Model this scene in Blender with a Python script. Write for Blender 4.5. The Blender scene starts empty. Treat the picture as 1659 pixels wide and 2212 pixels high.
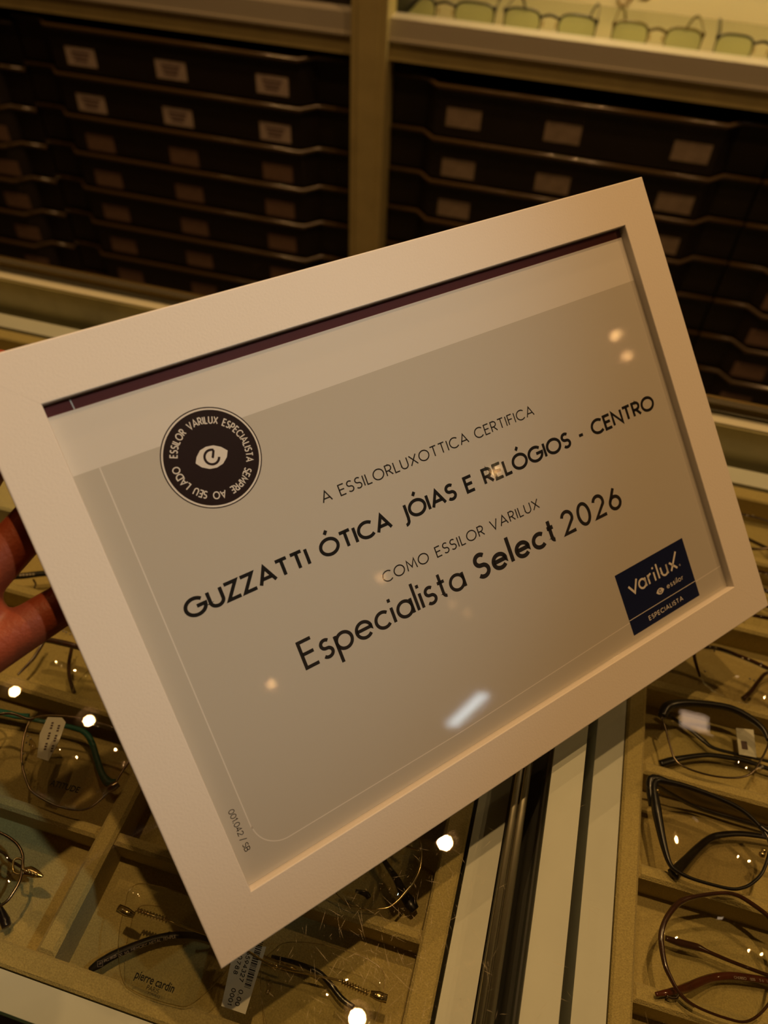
import bpy, bmesh, math, random
from mathutils import Vector, Matrix

# ---------------------------------------------------------------- camera, world, exposure
SC = bpy.context.scene
COL = SC.collection
random.seed(7)
H_CAM = 0.3430                       # camera height above the counter glass (z = 0)
F_PX = 1610.6
AX = Vector((0.961765, 0.270700, 0.041586))       # camera right
AY = Vector((0.226512, -0.700862, -0.676376))     # camera down
AZ = Vector((-0.153949, 0.659934, -0.735382))     # camera forward
EYE = Vector((0, 0, H_CAM))
cd = bpy.data.cameras.new('camera')
cam = bpy.data.objects.new('camera', cd)
COL.objects.link(cam)
cam.matrix_world = Matrix(((AX.x, -AY.x, -AZ.x, 0), (AX.y, -AY.y, -AZ.y, 0), (AX.z, -AY.z, -AZ.z, H_CAM), (0, 0, 0, 1)))
cd.sensor_width = 36.0
cd.lens = 36.0 * F_PX / 2212.0
cd.clip_start = 0.01
cd.dof.use_dof = True
cd.dof.focus_distance = 0.335
cd.dof.aperture_fstop = 7.6
SC.camera = cam

w = bpy.data.worlds.new('world')
SC.world = w
w.use_nodes = True
w.node_tree.nodes['Background'].inputs[0].default_value = (1.0, 0.66, 0.34, 1)
w.node_tree.nodes['Background'].inputs[1].default_value = 0.010
SC.view_settings.view_transform = 'Standard'
SC.view_settings.look = 'None'
SC.view_settings.gamma = 1.0
SC.view_settings.exposure = 0.0
SC.cycles.transparent_max_bounces = 32
SC.cycles.max_bounces = 12
SC.cycles.caustics_reflective = False
SC.cycles.use_denoising = True
SC.cycles.sample_clamp_indirect = 4.0

CEIL = 1.70
WARM = (1.0, 0.55, 0.205)
# x, y on the ceiling, watts: the shop's recessed downlights, plus an unseen one added to brighten the counter's back
DOWNLIGHTS = [
    (0.05, 0.74, 7.2), (-0.06, 0.30, 8.2), (-1.29, 0.80, 1.1), (-1.03, 0.78, 1.1), (-0.50, 1.00, 4.0), (1.25, 0.78, 3.3), (1.50, 0.78, 3.3),
    (2.91, 0.91, 0.26), (3.14, 0.91, 0.26), (2.98, 0.07, 0.26), (2.89, -0.71, 0.11), (2.83, -1.52, 0.24), (3.74, -0.72, 0.05), (4.01, -0.75, 0.06),
]
NICHE_W = 1.45          # LED strip inside the lit wall niche
PANEL_W = 3.0
SPOT_W = 53.0

# ---------------------------------------------------------------- helpers
def tag(o, label=None, cat=None, group=None, kind=None):
    if label: o['label'] = label
    if cat: o['category'] = cat
    if group: o['group'] = group
    if kind: o['kind'] = kind
    return o

def empty(name, loc=(0, 0, 0), label=None, cat=None, group=None, parent=None):
    o = bpy.data.objects.new(name, None)
    COL.objects.link(o)
    o.empty_display_size = 0.02
    o.location = loc
    if parent: o.parent = parent
    return tag(o, label, cat, group)

class MB:
    """collects geometry for ONE mesh object (world or local coordinates)"""
    def __init__(s): s.v = []; s.f = []; s.m = []; s.sm = []
    def add(s, vs, fs, mi=0, smooth=False):
        b = len(s.v)
        s.v += [tuple(x) for x in vs]
        for q in fs:
            s.f.append(tuple(b + i for i in q)); s.m.append(mi); s.sm.append(smooth)
    def box(s, x0, x1, y0, y1, z0, z1, mi=0):
        vs = [(x, y, z) for z in (z0, z1) for y in (y0, y1) for x in (x0, x1)]
        s.add(vs, [(0, 2, 3, 1), (4, 5, 7, 6), (0, 1, 5, 4), (2, 6, 7, 3), (0, 4, 6, 2), (1, 3, 7, 5)], mi)
    def bbox(s, x0, x1, y0, y1, z0, z1, b=0.001, mi=0):
        # box with chamfered top edges
        vs = [(x0, y0, z0), (x1, y0, z0), (x1, y1, z0), (x0, y1, z0),
              (x0, y0, z1 - b), (x1, y0, z1 - b), (x1, y1, z1 - b), (x0, y1, z1 - b),
              (x0 + b, y0 + b, z1), (x1 - b, y0 + b, z1), (x1 - b, y1 - b, z1), (x0 + b, y1 - b, z1)]
        fs = [(3, 2, 1, 0), (8, 9, 10, 11)]
        for i in range(4):
            j = (i + 1) % 4
            fs += [(i, j, 4 + j, 4 + i), (4 + i, 4 + j, 8 + j, 8 + i)]
        s.add(vs, fs, mi)
    def prism(s, pts, a, b, mi=0, smooth=False):
        """pts: planar list of Vectors; extruded from offset vector a to b"""
        n = len(pts); a = Vector(a); b = Vector(b)
        vs = [Vector(p) + a for p in pts] + [Vector(p) + b for p in pts]
        fs = [tuple(range(n - 1, -1, -1)), tuple(range(n, 2 * n))]
        s.add(vs, fs, mi)
        vs2 = list(vs)
        s.add(vs2, [(i, (i + 1) % n, n + (i + 1) % n, n + i) for i in range(n)], mi, smooth)
    def tube(s, pts, r, seg=8, closed=False, flat=None, mi=0, up=None, caps=True):
        """round (or flattened, flat = (sideways, upward) radii factors) tube along pts"""
        P = [Vector(p) for p in pts]; n = len(P)
        if not isinstance(r, (list, tuple)): r = [r] * n
        fx, fy = flat if flat else (1, 1)
        U = Vector(up) if up else None
        rings = []
        prev = None
        for i in range(n):
            if closed: t = P[(i + 1) % n] - P[i - 1]
            else: t = P[min(i + 1, n - 1)] - P[max(i - 1, 0)]
            if t.length < 1e-9: t = Vector((1, 0, 0))
            t.normalize()
            if U is not None: nn = U - t * U.dot(t)
            elif prev is None:
                nn = Vector((0, 0, 1)) - t * t.z
                if nn.length < 0.05: nn = Vector((1, 0, 0)) - t * t.x
            else: nn = prev - t * prev.dot(t)
            if nn.length < 1e-6: nn = t.orthogonal()
            nn.normalize(); prev = nn
            bb = t.cross(nn)
            rings.append([P[i] + bb * (math.cos(2 * math.pi * k / seg) * r[i] * fx) + nn * (math.sin(2 * math.pi * k / seg) * r[i] * fy) for k in range(seg)])
        vs = [v for q in rings for v in q]
        fs = []
        for i in range(n if closed else n - 1):
            j = (i + 1) % n
            for k in range(seg):
                l = (k + 1) % seg
                fs.append((i * seg + k, i * seg + l, j * seg + l, j * seg + k))
        if not closed and caps:
            fs += [tuple(range(seg - 1, -1, -1)), tuple((n - 1) * seg + k for k in range(seg))]
        s.add(vs, fs, mi, True)
    def ball(s, c, r, seg=10, rings=6, mi=0, scale=(1, 1, 1)):
        c = Vector(c); vs = []; fs = []
        for i in range(rings + 1):
            th = math.pi * i / rings
            for k in range(seg):
                ph = 2 * math.pi * k / seg
                vs.append(c + Vector((r * scale[0] * math.sin(th) * math.cos(ph), r * scale[1] * math.sin(th) * math.sin(ph), r * scale[2] * math.cos(th))))
        for i in range(rings):
            for k in range(seg):
                l = (k + 1) % seg
                fs.append((i * seg + k, (i + 1) * seg + k, (i + 1) * seg + l, i * seg + l))
        s.add(vs, fs, mi, True)
    def build(s, name, mats, parent=None, M=None, bevel=None):
        me = bpy.data.meshes.new(name)
        vs = s.v if M is None else [tuple(M @ Vector(v)) for v in s.v]
        if parent is not None:
            inv = parent_world(parent).inverted()
            vs = [tuple(inv @ Vector(v)) for v in vs]
        me.from_pydata(vs, [], s.f)
        if not isinstance(mats, (list, tuple)): mats = [mats]
        for m in mats: me.materials.append(m)
        me.polygons.foreach_set('material_index', s.m)
        me.polygons.foreach_set('use_smooth', s.sm)
        me.update()
        bm = bmesh.new(); bm.from_mesh(me)
        bmesh.ops.remove_doubles(bm, verts=bm.verts, dist=1e-7)
        bmesh.ops.recalc_face_normals(bm, faces=bm.faces)
        bm.to_mesh(me); bm.free()
        o = bpy.data.objects.new(name, me)
        COL.objects.link(o)
        if parent is not None: o.parent = parent
        if bevel:
            b = o.modifiers.new('bevel', 'BEVEL'); b.width = bevel; b.segments = 2; b.limit_method = 'ANGLE'
        return o

def parent_world(o):
    m = Matrix.LocRotScale(o.location, o.rotation_euler, o.scale)
    return parent_world(o.parent) @ m if o.parent else m

def ray(px, py):
    return AX * ((px - 829.5) / F_PX) + AY * ((py - 1106.0) / F_PX) + AZ
def atz(px, py, z):
    d = ray(px, py); return EYE + d * ((z - H_CAM) / d.z)
def aty(px, py, y):
    d = ray(px, py); return EYE + d * (y / d.y)

def smooth_path(P, n=6, closed=False):
    P = [Vector(p) for p in P]; N = len(P); out = []
    rng = range(N) if closed else range(N - 1)
    for i in rng:
        if closed: p0, p1, p2, p3 = P[i - 1], P[i], P[(i + 1) % N], P[(i + 2) % N]
        else: p0, p1, p2, p3 = P[max(i - 1, 0)], P[i], P[i + 1], P[min(i + 2, N - 1)]
        for k in range(n):
            t = k / n
            out.append(0.5 * ((2 * p1) + (p2 - p0) * t + (2 * p0 - 5 * p1 + 4 * p2 - p3) * t * t + (3 * p1 - p0 - 3 * p2 + p3) * t ** 3))
    if not closed: out.append(P[-1])
    return out

def lerp_list(vals, m):
    n = len(vals); out = []
    for i in range(m):
        x = i * (n - 1) / (m - 1); k = min(int(x), n - 2); out.append(vals[k] + (vals[k + 1] - vals[k]) * (x - k))
    return out

# ---------------------------------------------------------------- materials
def mat(name, col, rough=0.5, metal=0.0, noise=0, nscale=60, bump=0, bscale=300, spec=0.5, emit=None, estr=0, coat=0, sheen=0):
    m = bpy.data.materials.new(name); m.use_nodes = True
    nt = m.node_tree; b = nt.nodes['Principled BSDF']
    b.inputs['Base Color'].default_value = (*col, 1)
    b.inputs['Roughness'].default_value = rough
    b.inputs['Metallic'].default_value = metal
    b.inputs['Specular IOR Level'].default_value = spec
    if coat: b.inputs['Coat Weight'].default_value = coat; b.inputs['Coat Roughness'].default_value = 0.05
    if sheen: b.inputs['Sheen Weight'].default_value = sheen
    if emit: b.inputs['Emission Color'].default_value = (*emit, 1); b.inputs['Emission Strength'].default_value = estr
    if noise or bump:
        tc = nt.nodes.new('ShaderNodeTexCoord')
    if noise:
        n = nt.nodes.new('ShaderNodeTexNoise'); n.inputs['Scale'].default_value = nscale; n.inputs['Detail'].default_value = 5
        nt.links.new(tc.outputs['Object'], n.inputs['Vector'])
        r = nt.nodes.new('ShaderNodeValToRGB')
        r.color_ramp.elements[0].position = 0.3; r.color_ramp.elements[1].position = 0.7
        r.color_ramp.elements[0].color = (*[c * (1 - noise) for c in col], 1)
        r.color_ramp.elements[1].color = (*[min(1, c * (1 + noise)) for c in col], 1)
        nt.links.new(n.outputs['Fac'], r.inputs['Fac']); nt.links.new(r.outputs['Color'], b.inputs['Base Color'])
    if bump:
        n2 = nt.nodes.new('ShaderNodeTexNoise'); n2.inputs['Scale'].default_value = bscale; n2.inputs['Detail'].default_value = 4
        nt.links.new(tc.outputs['Object'], n2.inputs['Vector'])
        bp = nt.nodes.new('ShaderNodeBump'); bp.inputs['Strength'].default_value = bump; bp.inputs['Distance'].default_value = 0.001
        nt.links.new(n2.outputs['Fac'], bp.inputs['Height']); nt.links.new(bp.outputs['Normal'], b.inputs['Normal'])
    return m

def glass_mat(name, tint=(0.96, 0.97, 0.94), f0=0.04, rough=0.0):
    """clear sheet: transparent body with a Schlick mirror term on each face"""
    m = bpy.data.materials.new(name); m.use_nodes = True
    nt = m.node_tree; nt.nodes.remove(nt.nodes['Principled BSDF'])
    out = nt.nodes['Material Output']
    tr = nt.nodes.new('ShaderNodeBsdfTransparent'); tr.inputs[0].default_value = (*tint, 1)
    gl = nt.nodes.new('ShaderNodeBsdfGlossy'); gl.inputs['Roughness'].default_value = rough
    gl.inputs[0].default_value = (1, 1, 1, 1)
    lw = nt.nodes.new('ShaderNodeLayerWeight'); lw.inputs['Blend'].default_value = 0.5
    p = nt.nodes.new('ShaderNodeMath'); p.operation = 'POWER'; p.inputs[1].default_value = 5
    a = nt.nodes.new('ShaderNodeMath'); a.operation = 'MULTIPLY_ADD'; a.inputs[1].default_value = 1 - f0; a.inputs[2].default_value = f0
    mx = nt.nodes.new('ShaderNodeMixShader')
    nt.links.new(lw.outputs['Facing'], p.inputs[0]); nt.links.new(p.outputs[0], a.inputs[0]); nt.links.new(a.outputs[0], mx.inputs[0])
    nt.links.new(tr.outputs[0], mx.inputs[1]); nt.links.new(gl.outputs[0], mx.inputs[2]); nt.links.new(mx.outputs[0], out.inputs[0])
    return m

M = dict(
    frame=mat('frame_white', (0.80, 0.77, 0.74), 0.55, bump=0.10, bscale=900, spec=0.35),
    paper=mat('paper_white', (0.80, 0.79, 0.77), 0.75, spec=0.2),
    grey=mat('print_grey', (0.60, 0.585, 0.545), 0.75, spec=0.2),
    maroon=mat('print_maroon', (0.17, 0.038, 0.038), 0.6, spec=0.2),
    ink=mat('print_black', (0.010, 0.009, 0.009), 0.7, spec=0.2),
    ink2=mat('print_dark', (0.020, 0.016, 0.014), 0.7, spec=0.2),
    white=mat('print_white', (0.82, 0.80, 0.77), 0.75, spec=0.2),
    seal=mat('seal_brown', (0.018, 0.006, 0.004), 0.55, spec=0.15),
    blue=mat('print_blue', (0.006, 0.012, 0.060), 0.6, spec=0.2),
    pane=glass_mat('pane_clear', (0.99, 0.99, 0.99), 0.03, 0.045),
    backing=mat('backing_board', (0.12, 0.08, 0.05), 0.8),
    top=glass_mat('counter_glass', (0.91, 0.94, 0.92), 0.055, 0.004),
    under=glass_mat('glass_underside', (0.99, 0.99, 0.99), 0.0, 0.0),
    lens=glass_mat('lens_clear', (0.95, 0.955, 0.94), 0.03, 0.0),
    lensd=glass_mat('lens_tinted', (0.92, 0.91, 0.90), 0.05, 0.0),
    felt=mat('felt', (0.50, 0.41, 0.165), 0.95, noise=0.18, nscale=1400, bump=0.55, bscale=1500, spec=0.1, sheen=0.15),
    rim=mat('white_laminate', (0.66, 0.69, 0.64), 0.45, noise=0.03, nscale=40),
    body=mat('counter_body', (0.22, 0.20, 0.14), 0.6),
    gap=mat('dark_gap', (0.06, 0.052, 0.028), 0.7),
    greenedge=mat('green_edge', (0.03, 0.05, 0.035), 0.15),
    back_face=mat('mirror_panel', (0.50, 0.46, 0.25), 0.22, noise=0.35, nscale=14),  # noise mottle paints blurred reflections into the panel colour
    alu=mat('aluminium', (0.95, 0.90, 0.72), 0.34, 1.0),
    brass=mat('brass_edge', (0.70, 0.52, 0.24), 0.3, 1.0),
    bronze=mat('bronze_anodised', (0.50, 0.42, 0.19), 0.45, 0.3, noise=0.08, nscale=30),
    satin=mat('satin_aluminium', (0.62, 0.58, 0.50), 0.42, 0.45),
    tray=mat('tray_plastic', (0.010, 0.006, 0.004), 0.5, noise=0.15, nscale=30),
    lip=mat('tray_lip', (0.070, 0.043, 0.016), 0.2, coat=0.6),
    carcass=mat('cabinet_dark', (0.016, 0.011, 0.008), 0.6),
    niche=mat('niche_wall', (0.72, 0.62, 0.40), 0.7),
    shelf=mat('shelf_olive', (0.27, 0.24, 0.12), 0.35),
    rail=mat('white_rail_lit', (0.90, 0.86, 0.72), 0.45),  # lighter than the other rims: light on the back rail put into the colour
    script=mat('script_bronze', (0.30, 0.20, 0.09), 0.5),
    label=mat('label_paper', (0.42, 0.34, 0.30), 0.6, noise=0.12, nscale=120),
    label_dim=mat('label_brown_dimmed', (0.17, 0.105, 0.075), 0.6, noise=0.12, nscale=120),  # darker label tone, with the light's falloff down the stack put into the colour
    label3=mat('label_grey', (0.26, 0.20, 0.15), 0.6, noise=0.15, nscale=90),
    label_ink=mat('label_ink', (0.10, 0.06, 0.06), 0.7),
    black=mat('acetate_black', (0.006, 0.006, 0.007), 0.3, coat=0.12),
    brown=mat('acetate_brown', (0.045, 0.016, 0.008), 0.15, noise=0.3, nscale=90, coat=0.5),
    red=mat('acetate_red_brown', (0.085, 0.020, 0.009), 0.15, noise=0.3, nscale=90, coat=0.5),
    teal=mat('acetate_teal', (0.010, 0.125, 0.100), 0.5),
    amber=mat('acetate_olive', (0.10, 0.075, 0.015), 0.25),
    gold=mat('gold_metal', (0.72, 0.58, 0.30), 0.2, 1.0),
    gun=mat('gunmetal', (0.24, 0.19, 0.14), 0.22, 1.0),
    bead=mat('crystal', (0.9, 0.85, 0.8), 0.05, 0.6),
    silicone=glass_mat('silicone', (0.85, 0.80, 0.70), 0.05, 0.1),
    tagp=mat('tag_paper', (0.74, 0.73, 0.64), 0.55),
    skin=mat('skin', (0.34, 0.072, 0.028), 0.5, noise=0.10, nscale=55, bump=0.25, bscale=700),
    nail=mat('nail', (0.62, 0.32, 0.24), 0.3),
    floor=mat('floor_tile', (0.25, 0.20, 0.15), 0.4, noise=0.1, nscale=5),
    wall=mat('wall_paint', (0.55, 0.47, 0.36), 0.8),
    ceil=mat('ceiling_paint', (0.40, 0.36, 0.30), 0.85),
    chrome=mat('lamp_trim', (0.6, 0.55, 0.5), 0.3, 1.0),
    scratch=mat('scratch', (0.36, 0.32, 0.23), 0.45, 0.4),
)
M['skin'].node_tree.nodes['Principled BSDF'].inputs['Subsurface Weight'].default_value = 0.15
M['skin'].node_tree.nodes['Principled BSDF'].inputs['Subsurface Radius'].default_value = (0.01, 0.003, 0.0015)

# ---------------------------------------------------------------- setting
FZ = -0.95
def slab(name, x0, x1, y0, y1, z0, z1, m):
    b = MB(); b.box(x0, x1, y0, y1, z0, z1); o = b.build(name, m); o['kind'] = 'structure'; return o
slab('floor', -3.5, 6.1, -3.2, 1.75, FZ - 0.1, FZ, M['floor'])
slab('ceiling', -3.5, 6.1, -3.2, 1.75, CEIL + 0.06, CEIL + 0.16, M['ceil'])
slab('wall_back', -3.5, 6.1, 1.75, 1.85, FZ, CEIL + 0.06, M['wall'])
slab('wall_front', -3.5, 6.1, -3.3, -3.2, FZ, CEIL + 0.06, M['wall'])
slab('wall_left', -3.6, -3.5, -3.3, 1.85, FZ - 0.1, CEIL + 0.16, M['wall'])
slab('wall_right', 6.1, 6.2, -3.3, 1.85, FZ - 0.1, CEIL + 0.16, M['wall'])

def ring(b, x, y, z0, z1, r0, r1, seg=24, mi=0):
    vs = []
    for (r, z) in ((r0, z0), (r1, z0), (r1, z1), (r0, z1)):
        vs += [(x + r * math.cos(2 * math.pi * k / seg), y + r * math.sin(2 * math.pi * k / seg), z) for k in range(seg)]
    fs = []
    for q in range(4):
        for k in range(seg):
            l = (k + 1) % seg; n = ((q + 1) % 4) * seg
            fs.append((q * seg + k, q * seg + l, n + l, n + k))
    b.add(vs, fs, mi, False)

DL = ['ceiling downlight straight above the back edge of the counters', 'ceiling downlight straight above the propped frame',
      'outer downlight of the pair above the left end of the counter', 'inner downlight of the pair above the left end of the counter',
      'added fill downlight, unseen, between the left counter and the wall cabinet', 'inner downlight of the pair above the right end of the counter', 'outer downlight of the pair above the right end of the counter',
      'inner downlight of the pair at the back of the right-hand row', 'outer downlight of the pair at the back of the right-hand row',
      'second downlight from the back in the right-hand row', 'third downlight from the back in the right-hand row', 'downlight at the front end of the right-hand row',
      'small downlight beyond the right-hand row, nearer one', 'small downlight beyond the right-hand row, farther one']
for i, (x, y, p) in enumerate(DOWNLIGHTS):
    root = empty('ceiling_downlight', (x, y, CEIL + 0.06), DL[i], 'ceiling light', 'recessed downlights')
    b = MB(); ring(b, x, y, CEIL, CEIL + 0.06, 0.031, 0.045); b.build('trim_ring', M['chrome'], root)
    b = MB()
    b.prism([Vector((x + 0.031 * math.cos(k * math.pi / 12), y + 0.031 * math.sin(k * math.pi / 12), 0)) for k in range(24)], (0, 0, CEIL + 0.02), (0, 0, CEIL + 0.055))
    b.build('reflector', M['chrome'], root)
    ld = bpy.data.lights.new('bulb', 'AREA'); ld.shape = 'DISK'; ld.size = 0.030 if p > 3 else 0.022 if p > 1 else 0.04; ld.energy = p; ld.color = WARM
    lo = bpy.data.objects.new('bulb', ld); COL.objects.link(lo); lo.parent = root; lo.location = (0, 0, -0.045)

def ceiling_panel(x, y, sx, sy, rz, watt, col, label):
    root = empty('ceiling_panel_light', (x, y, CEIL + 0.06), label, 'ceiling light')
    b = MB(); b.box(x - sx / 2 - .01, x + sx / 2 + .01, y - sy / 2 - .01, y + sy / 2 + .01, CEIL + 0.012, CEIL + 0.06)
    b.build('housing', M['chrome'], root)
    ld = bpy.data.lights.new('diffuser', 'AREA'); ld.shape = 'RECTANGLE'; ld.size = sx; ld.size_y = sy; ld.energy = watt; ld.color = col
    lo = bpy.data.objects.new('diffuser', ld); COL.objects.link(lo); lo.parent = root; lo.location = (0, 0, -0.052)
ceiling_panel(5.5, -1.62, 0.25, 0.40, 0, PANEL_W, (0.80, 0.95, 1.0), 'cool white ceiling panel light far to the right of the counters')
ceiling_panel(0.70, 1.30, 0.080, 0.055, 0, 0.075, (1.0, 0.66, 0.42), 'small warm ceiling panel light in front of the wall cabinet')

# unseen cool fill spotlight, added to brighten the frame's upper left part
sx_, sy_ = 1.00, 0.04
root = empty('added_fill_spotlight', (sx_, sy_, CEIL + 0.06), 'added cool white fill spotlight on the ceiling, out of view', 'ceiling light')
b = MB(); ring(b, sx_, sy_, CEIL - 0.02, CEIL + 0.06, 0.034, 0.045); b.build('shade', M['chrome'], root)
ld = bpy.data.lights.new('bulb', 'SPOT'); ld.energy = SPOT_W; ld.color = (0.92, 1.0, 0.90); ld.shadow_soft_size = 0.03
ld.spot_size = math.radians(14.5); ld.spot_blend = 1.0
lo = bpy.data.objects.new('bulb', ld); COL.objects.link(lo); lo.parent = root; lo.location = (0, 0, -0.05)
lo.rotation_euler = (Vector((-0.14, 0.195, 0.17)) - Vector((sx_, sy_, CEIL + 0.01))).to_track_quat('-Z', 'Y').to_euler()

# ---------------------------------------------------------------- wall cabinet with frame trays
YC = 1.240
cab = empty('display_cabinet', (-0.355, 1.45, FZ), 'dark wall cabinet with bronze uprights, shelf rails and a lit niche', 'cabinet')
b = MB(); b.box(-0.377, -0.322, YC - 0.030, YC + 0.02, FZ, 0.75); b.box(-0.365, -0.334, YC - 0.034, YC - 0.030, FZ, 0.75)
b.build('upright', M['bronze'], cab)
XL, XR = -2.30, 1.60
for (x0, x1) in ((XL, -0.377), (-0.322, XR)):
    b = MB(); b.box(x0, x1, YC - 0.012, YC + 0.02, 0.004, 0.031); b.box(x0, x1, YC - 0.014, YC - 0.012, 0.001, 0.005)
    b.build('shelf_rail', M['satin'], cab)
    b = MB(); b.box(x0, x1, YC - 0.008, YC + 0.02, -0.0255, 0.001); b.build('lower_rail', M['bronze'], cab)
    b = MB(); b.box(x0, x1, YC + 0.02, 1.70, 0.005, 0.013); b.build('shelf', M['shelf'] if x0 > -1 else M['carcass'], cab)
b = MB(); b.box(XL, XR, 1.70, 1.73, FZ, 0.75); b.box(XL, XR, YC, 1.70, FZ, -0.62)
b.box(XL - 0.02, XL, YC, 1.73, FZ, 0.75); b.box(XR, XR + 0.02, YC, 1.73, FZ, 0.75)
b.box(-0.366, -0.333, YC + 0.02, 1.70, -0.62, 0.75); b.box(XL, XR, YC, 1.70, 0.60, 0.75)
b.build('carcass', M['carcass'], cab)
b = MB(); b.box(-0.333, XR, 1.52, 1.54, 0.013, 0.60); b.build('niche_panel', M['niche'], cab)
b = MB(); b.box(-0.333, XR, YC + 0.02, 1.52, 0.40, 0.42); b.build('niche_top', M['niche'], cab)
# LED strip of the niche
b = MB(); b.box(-0.30, XR - 0.02, 1.30, 1.34, 0.385, 0.40); so = b.build('led_strip', M['chrome'], cab)
for k, lx in enumerate((-0.05, 0.42, 0.95)):
    ld = bpy.data.lights.new('led', 'AREA'); ld.shape = 'RECTANGLE'; ld.size = 0.12; ld.size_y = 0.02; ld.energy = NICHE_W; ld.color = (1.0, 0.77, 0.36)
    lo = bpy.data.objects.new('led', ld); COL.objects.link(lo); lo.parent = cab
    lo.location = (lx + 0.355, 1.32 - 1.45, 0.382 - FZ); lo.rotation_euler = (math.radians(25), 0, 0)

# trays: one stack of pull-out trays per bay; each tray is a thing
def tray(x0, x1, ztop, zbot, labels, text, group, dark, paper):
    root = empty('frame_tray', ((x0 + x1) / 2, YC + 0.2, zbot), text, 'tray', group)
    e = 0.055; c = 0.022; yf = YC - 0.016
    z1 = ztop - 0.0015
    out = [(x0, YC + 0.01), (x0 + e, YC + 0.01), (x0 + e + c, yf), (x1 - e - c, yf), (x1 - e, YC + 0.01), (x1, YC + 0.01)]
    b = MB()
    b.prism([Vector((x, y + 0.010, 0)) for x, y in out] + [Vector((x1, 1.66, 0)), Vector((x0, 1.66, 0))], (0, 0, zbot), (0, 0, z1 - 0.004))
    b.build('tray_body', M['tray'], root)
    b = MB()
    path = [Vector((x, y + 0.004, z1 - 0.004)) for x, y in out]
    b.tube(path, 0.0036, seg=10); b.build('lip', M['lip'], root)
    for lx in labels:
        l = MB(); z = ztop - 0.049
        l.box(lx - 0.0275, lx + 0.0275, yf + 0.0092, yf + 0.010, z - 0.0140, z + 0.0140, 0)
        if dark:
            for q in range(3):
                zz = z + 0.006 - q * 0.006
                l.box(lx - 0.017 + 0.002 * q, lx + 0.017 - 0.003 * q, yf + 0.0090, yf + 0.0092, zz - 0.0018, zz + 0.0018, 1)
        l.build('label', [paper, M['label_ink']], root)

LT = [-0.0365, -0.1095, -0.1770, -0.2425, -0.3085, -0.3765, -0.4455, -0.5130]
RT = [-0.0440, -0.1215, -0.1890, -0.2560, -0.3240, -0.3920, -0.4600, -0.5280]
ORD = ['top', 'second', 'third', 'fourth', 'fifth', 'sixth', 'seventh', 'bottom']
BAYS = [(-0.992, -0.392, LT, (-0.862, -0.696, -0.517), 'left of the bronze upright'),
        (-1.600, -0.996, LT, (-1.45, -1.27, -1.085), 'at the far left edge'),
        (-0.3205, 0.262, RT, (-0.199, -0.044, 0.148), 'right of the bronze upright'),
        (0.266, 0.860, RT, (0.365, 0.53, 0.70), 'at the far right edge')]
for bi, (x0, x1, Z, labs, where) in enumerate(BAYS):
    for i, z in enumerate(Z):
        zb = Z[i + 1] - 0.0005 if i + 1 < len(Z) else -0.6195
        dz = 0.0
        if bi == 1: dz = -0.012
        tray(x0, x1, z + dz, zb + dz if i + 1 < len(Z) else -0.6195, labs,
             'dark plastic tray with paper labels, %s of the stack %s' % (ORD[i], where), 'trays in the wall cabinet', bi == 0 and i < 2, M['label'] if bi == 0 and i < 2 else M['label3'] if bi == 2 else M['label_dim'])

# ---------------------------------------------------------------- glass counters
G_T = 0.008
CY0, CY1 = 0.0135, 0.4955
def counter(x0, x1, parts, label):
    root = empty('display_counter', ((x0 + x1) / 2, 0.25, FZ), label, 'display counter')
    return root
LX0, LX1 = -0.70, 0.0480
RX0, RX1 = 0.0500, 0.80
cl = counter(LX0, LX1, None, 'left glass-topped display counter with white rims under the certificate')
cr = counter(RX0, RX1, None, 'right glass-topped display counter with white rims beside the aluminium joint')
for (root, x0, x1) in ((cl, LX0, LX1), (cr, RX0, RX1)):
    b = MB(); b.box(x0, x1, CY0 + 0.012, CY1 - 0.002, FZ, -0.115); b.build('counter_body', M['body'], root)
    b = MB(); b.box(x0, x1, CY0, CY1, -G_T, 0.0); b.m[0] = 1; g = b.build('glass_top', [M['top'], M['under']], root)
    b = MB(); b.box(x0, x1, CY0 + 0.0005, CY0 + 0.0015, -0.20, -G_T - 0.0005); b.build('front_panel', M['greenedge'], root)
    # back rail: white top, greenish inner face
    b = MB(); b.box(x0, x1, 0.4795, 0.4955, -0.115, -G_T - 0.001, 0); b.box(x0, x1, 0.4785, 0.4795, -0.110, -G_T - 0.003, 1)
    b.build('back_rail', [M['rail'], M['back_face']], root)
    b = MB(); b.box(x0, x1, CY1, CY1 + 0.0025, -G_T - 0.002, 0.0008); b.build('glass_edge_trim', M['brass'], root)
    b = MB(); b.box(x0, x1, 0.4885, 0.4950, 0.0002, 0.0007); b.build('edge_strip', M['gap'], root)
# drawer rims (white laminate) : left counter x 0.0215..0.0366, right counter 0.0779..0.0928, side panel of right counter 0.0519..0.0672
ZR = -0.040
b = MB()
b.box(0.0215, 0.0366, 0.0155, 0.4700, -0.115, ZR); b.box(LX0 + 0.02, 0.0215, 0.0155, 0.0300, -0.115, ZR)
b.box(LX0 + 0.02, 0.0215, 0.4530, 0.4700, -0.115, ZR); b.box(LX0, LX0 + 0.02, 0.0155, 0.4700, -0.115, ZR)
b.build('drawer_rim', M['rim'], cl)
b = MB()
b.box(0.0779, 0.0928, 0.0155, 0.4700, -0.115, ZR); b.box(0.0928, RX1 - 0.02, 0.0155, 0.0300, -0.115, ZR)
b.box(0.0928, RX1 - 0.02, 0.4530, 0.4700, -0.115, ZR); b.box(RX1 - 0.02, RX1, 0.0155, 0.4700, -0.115, ZR)
b.build('drawer_rim', M['rim'], cr)
b = MB(); b.box(0.0519, 0.0672, 0.0155, 0.4780, -0.115, -G_T - 0.002); b.build('side_panel', M['rim'], cr)
b = MB(); b.box(0.0672, 0.0779, 0.0155, 0.4780, -0.115, -0.075); b.build('gap_channel', M['gap'], cr)
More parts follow.
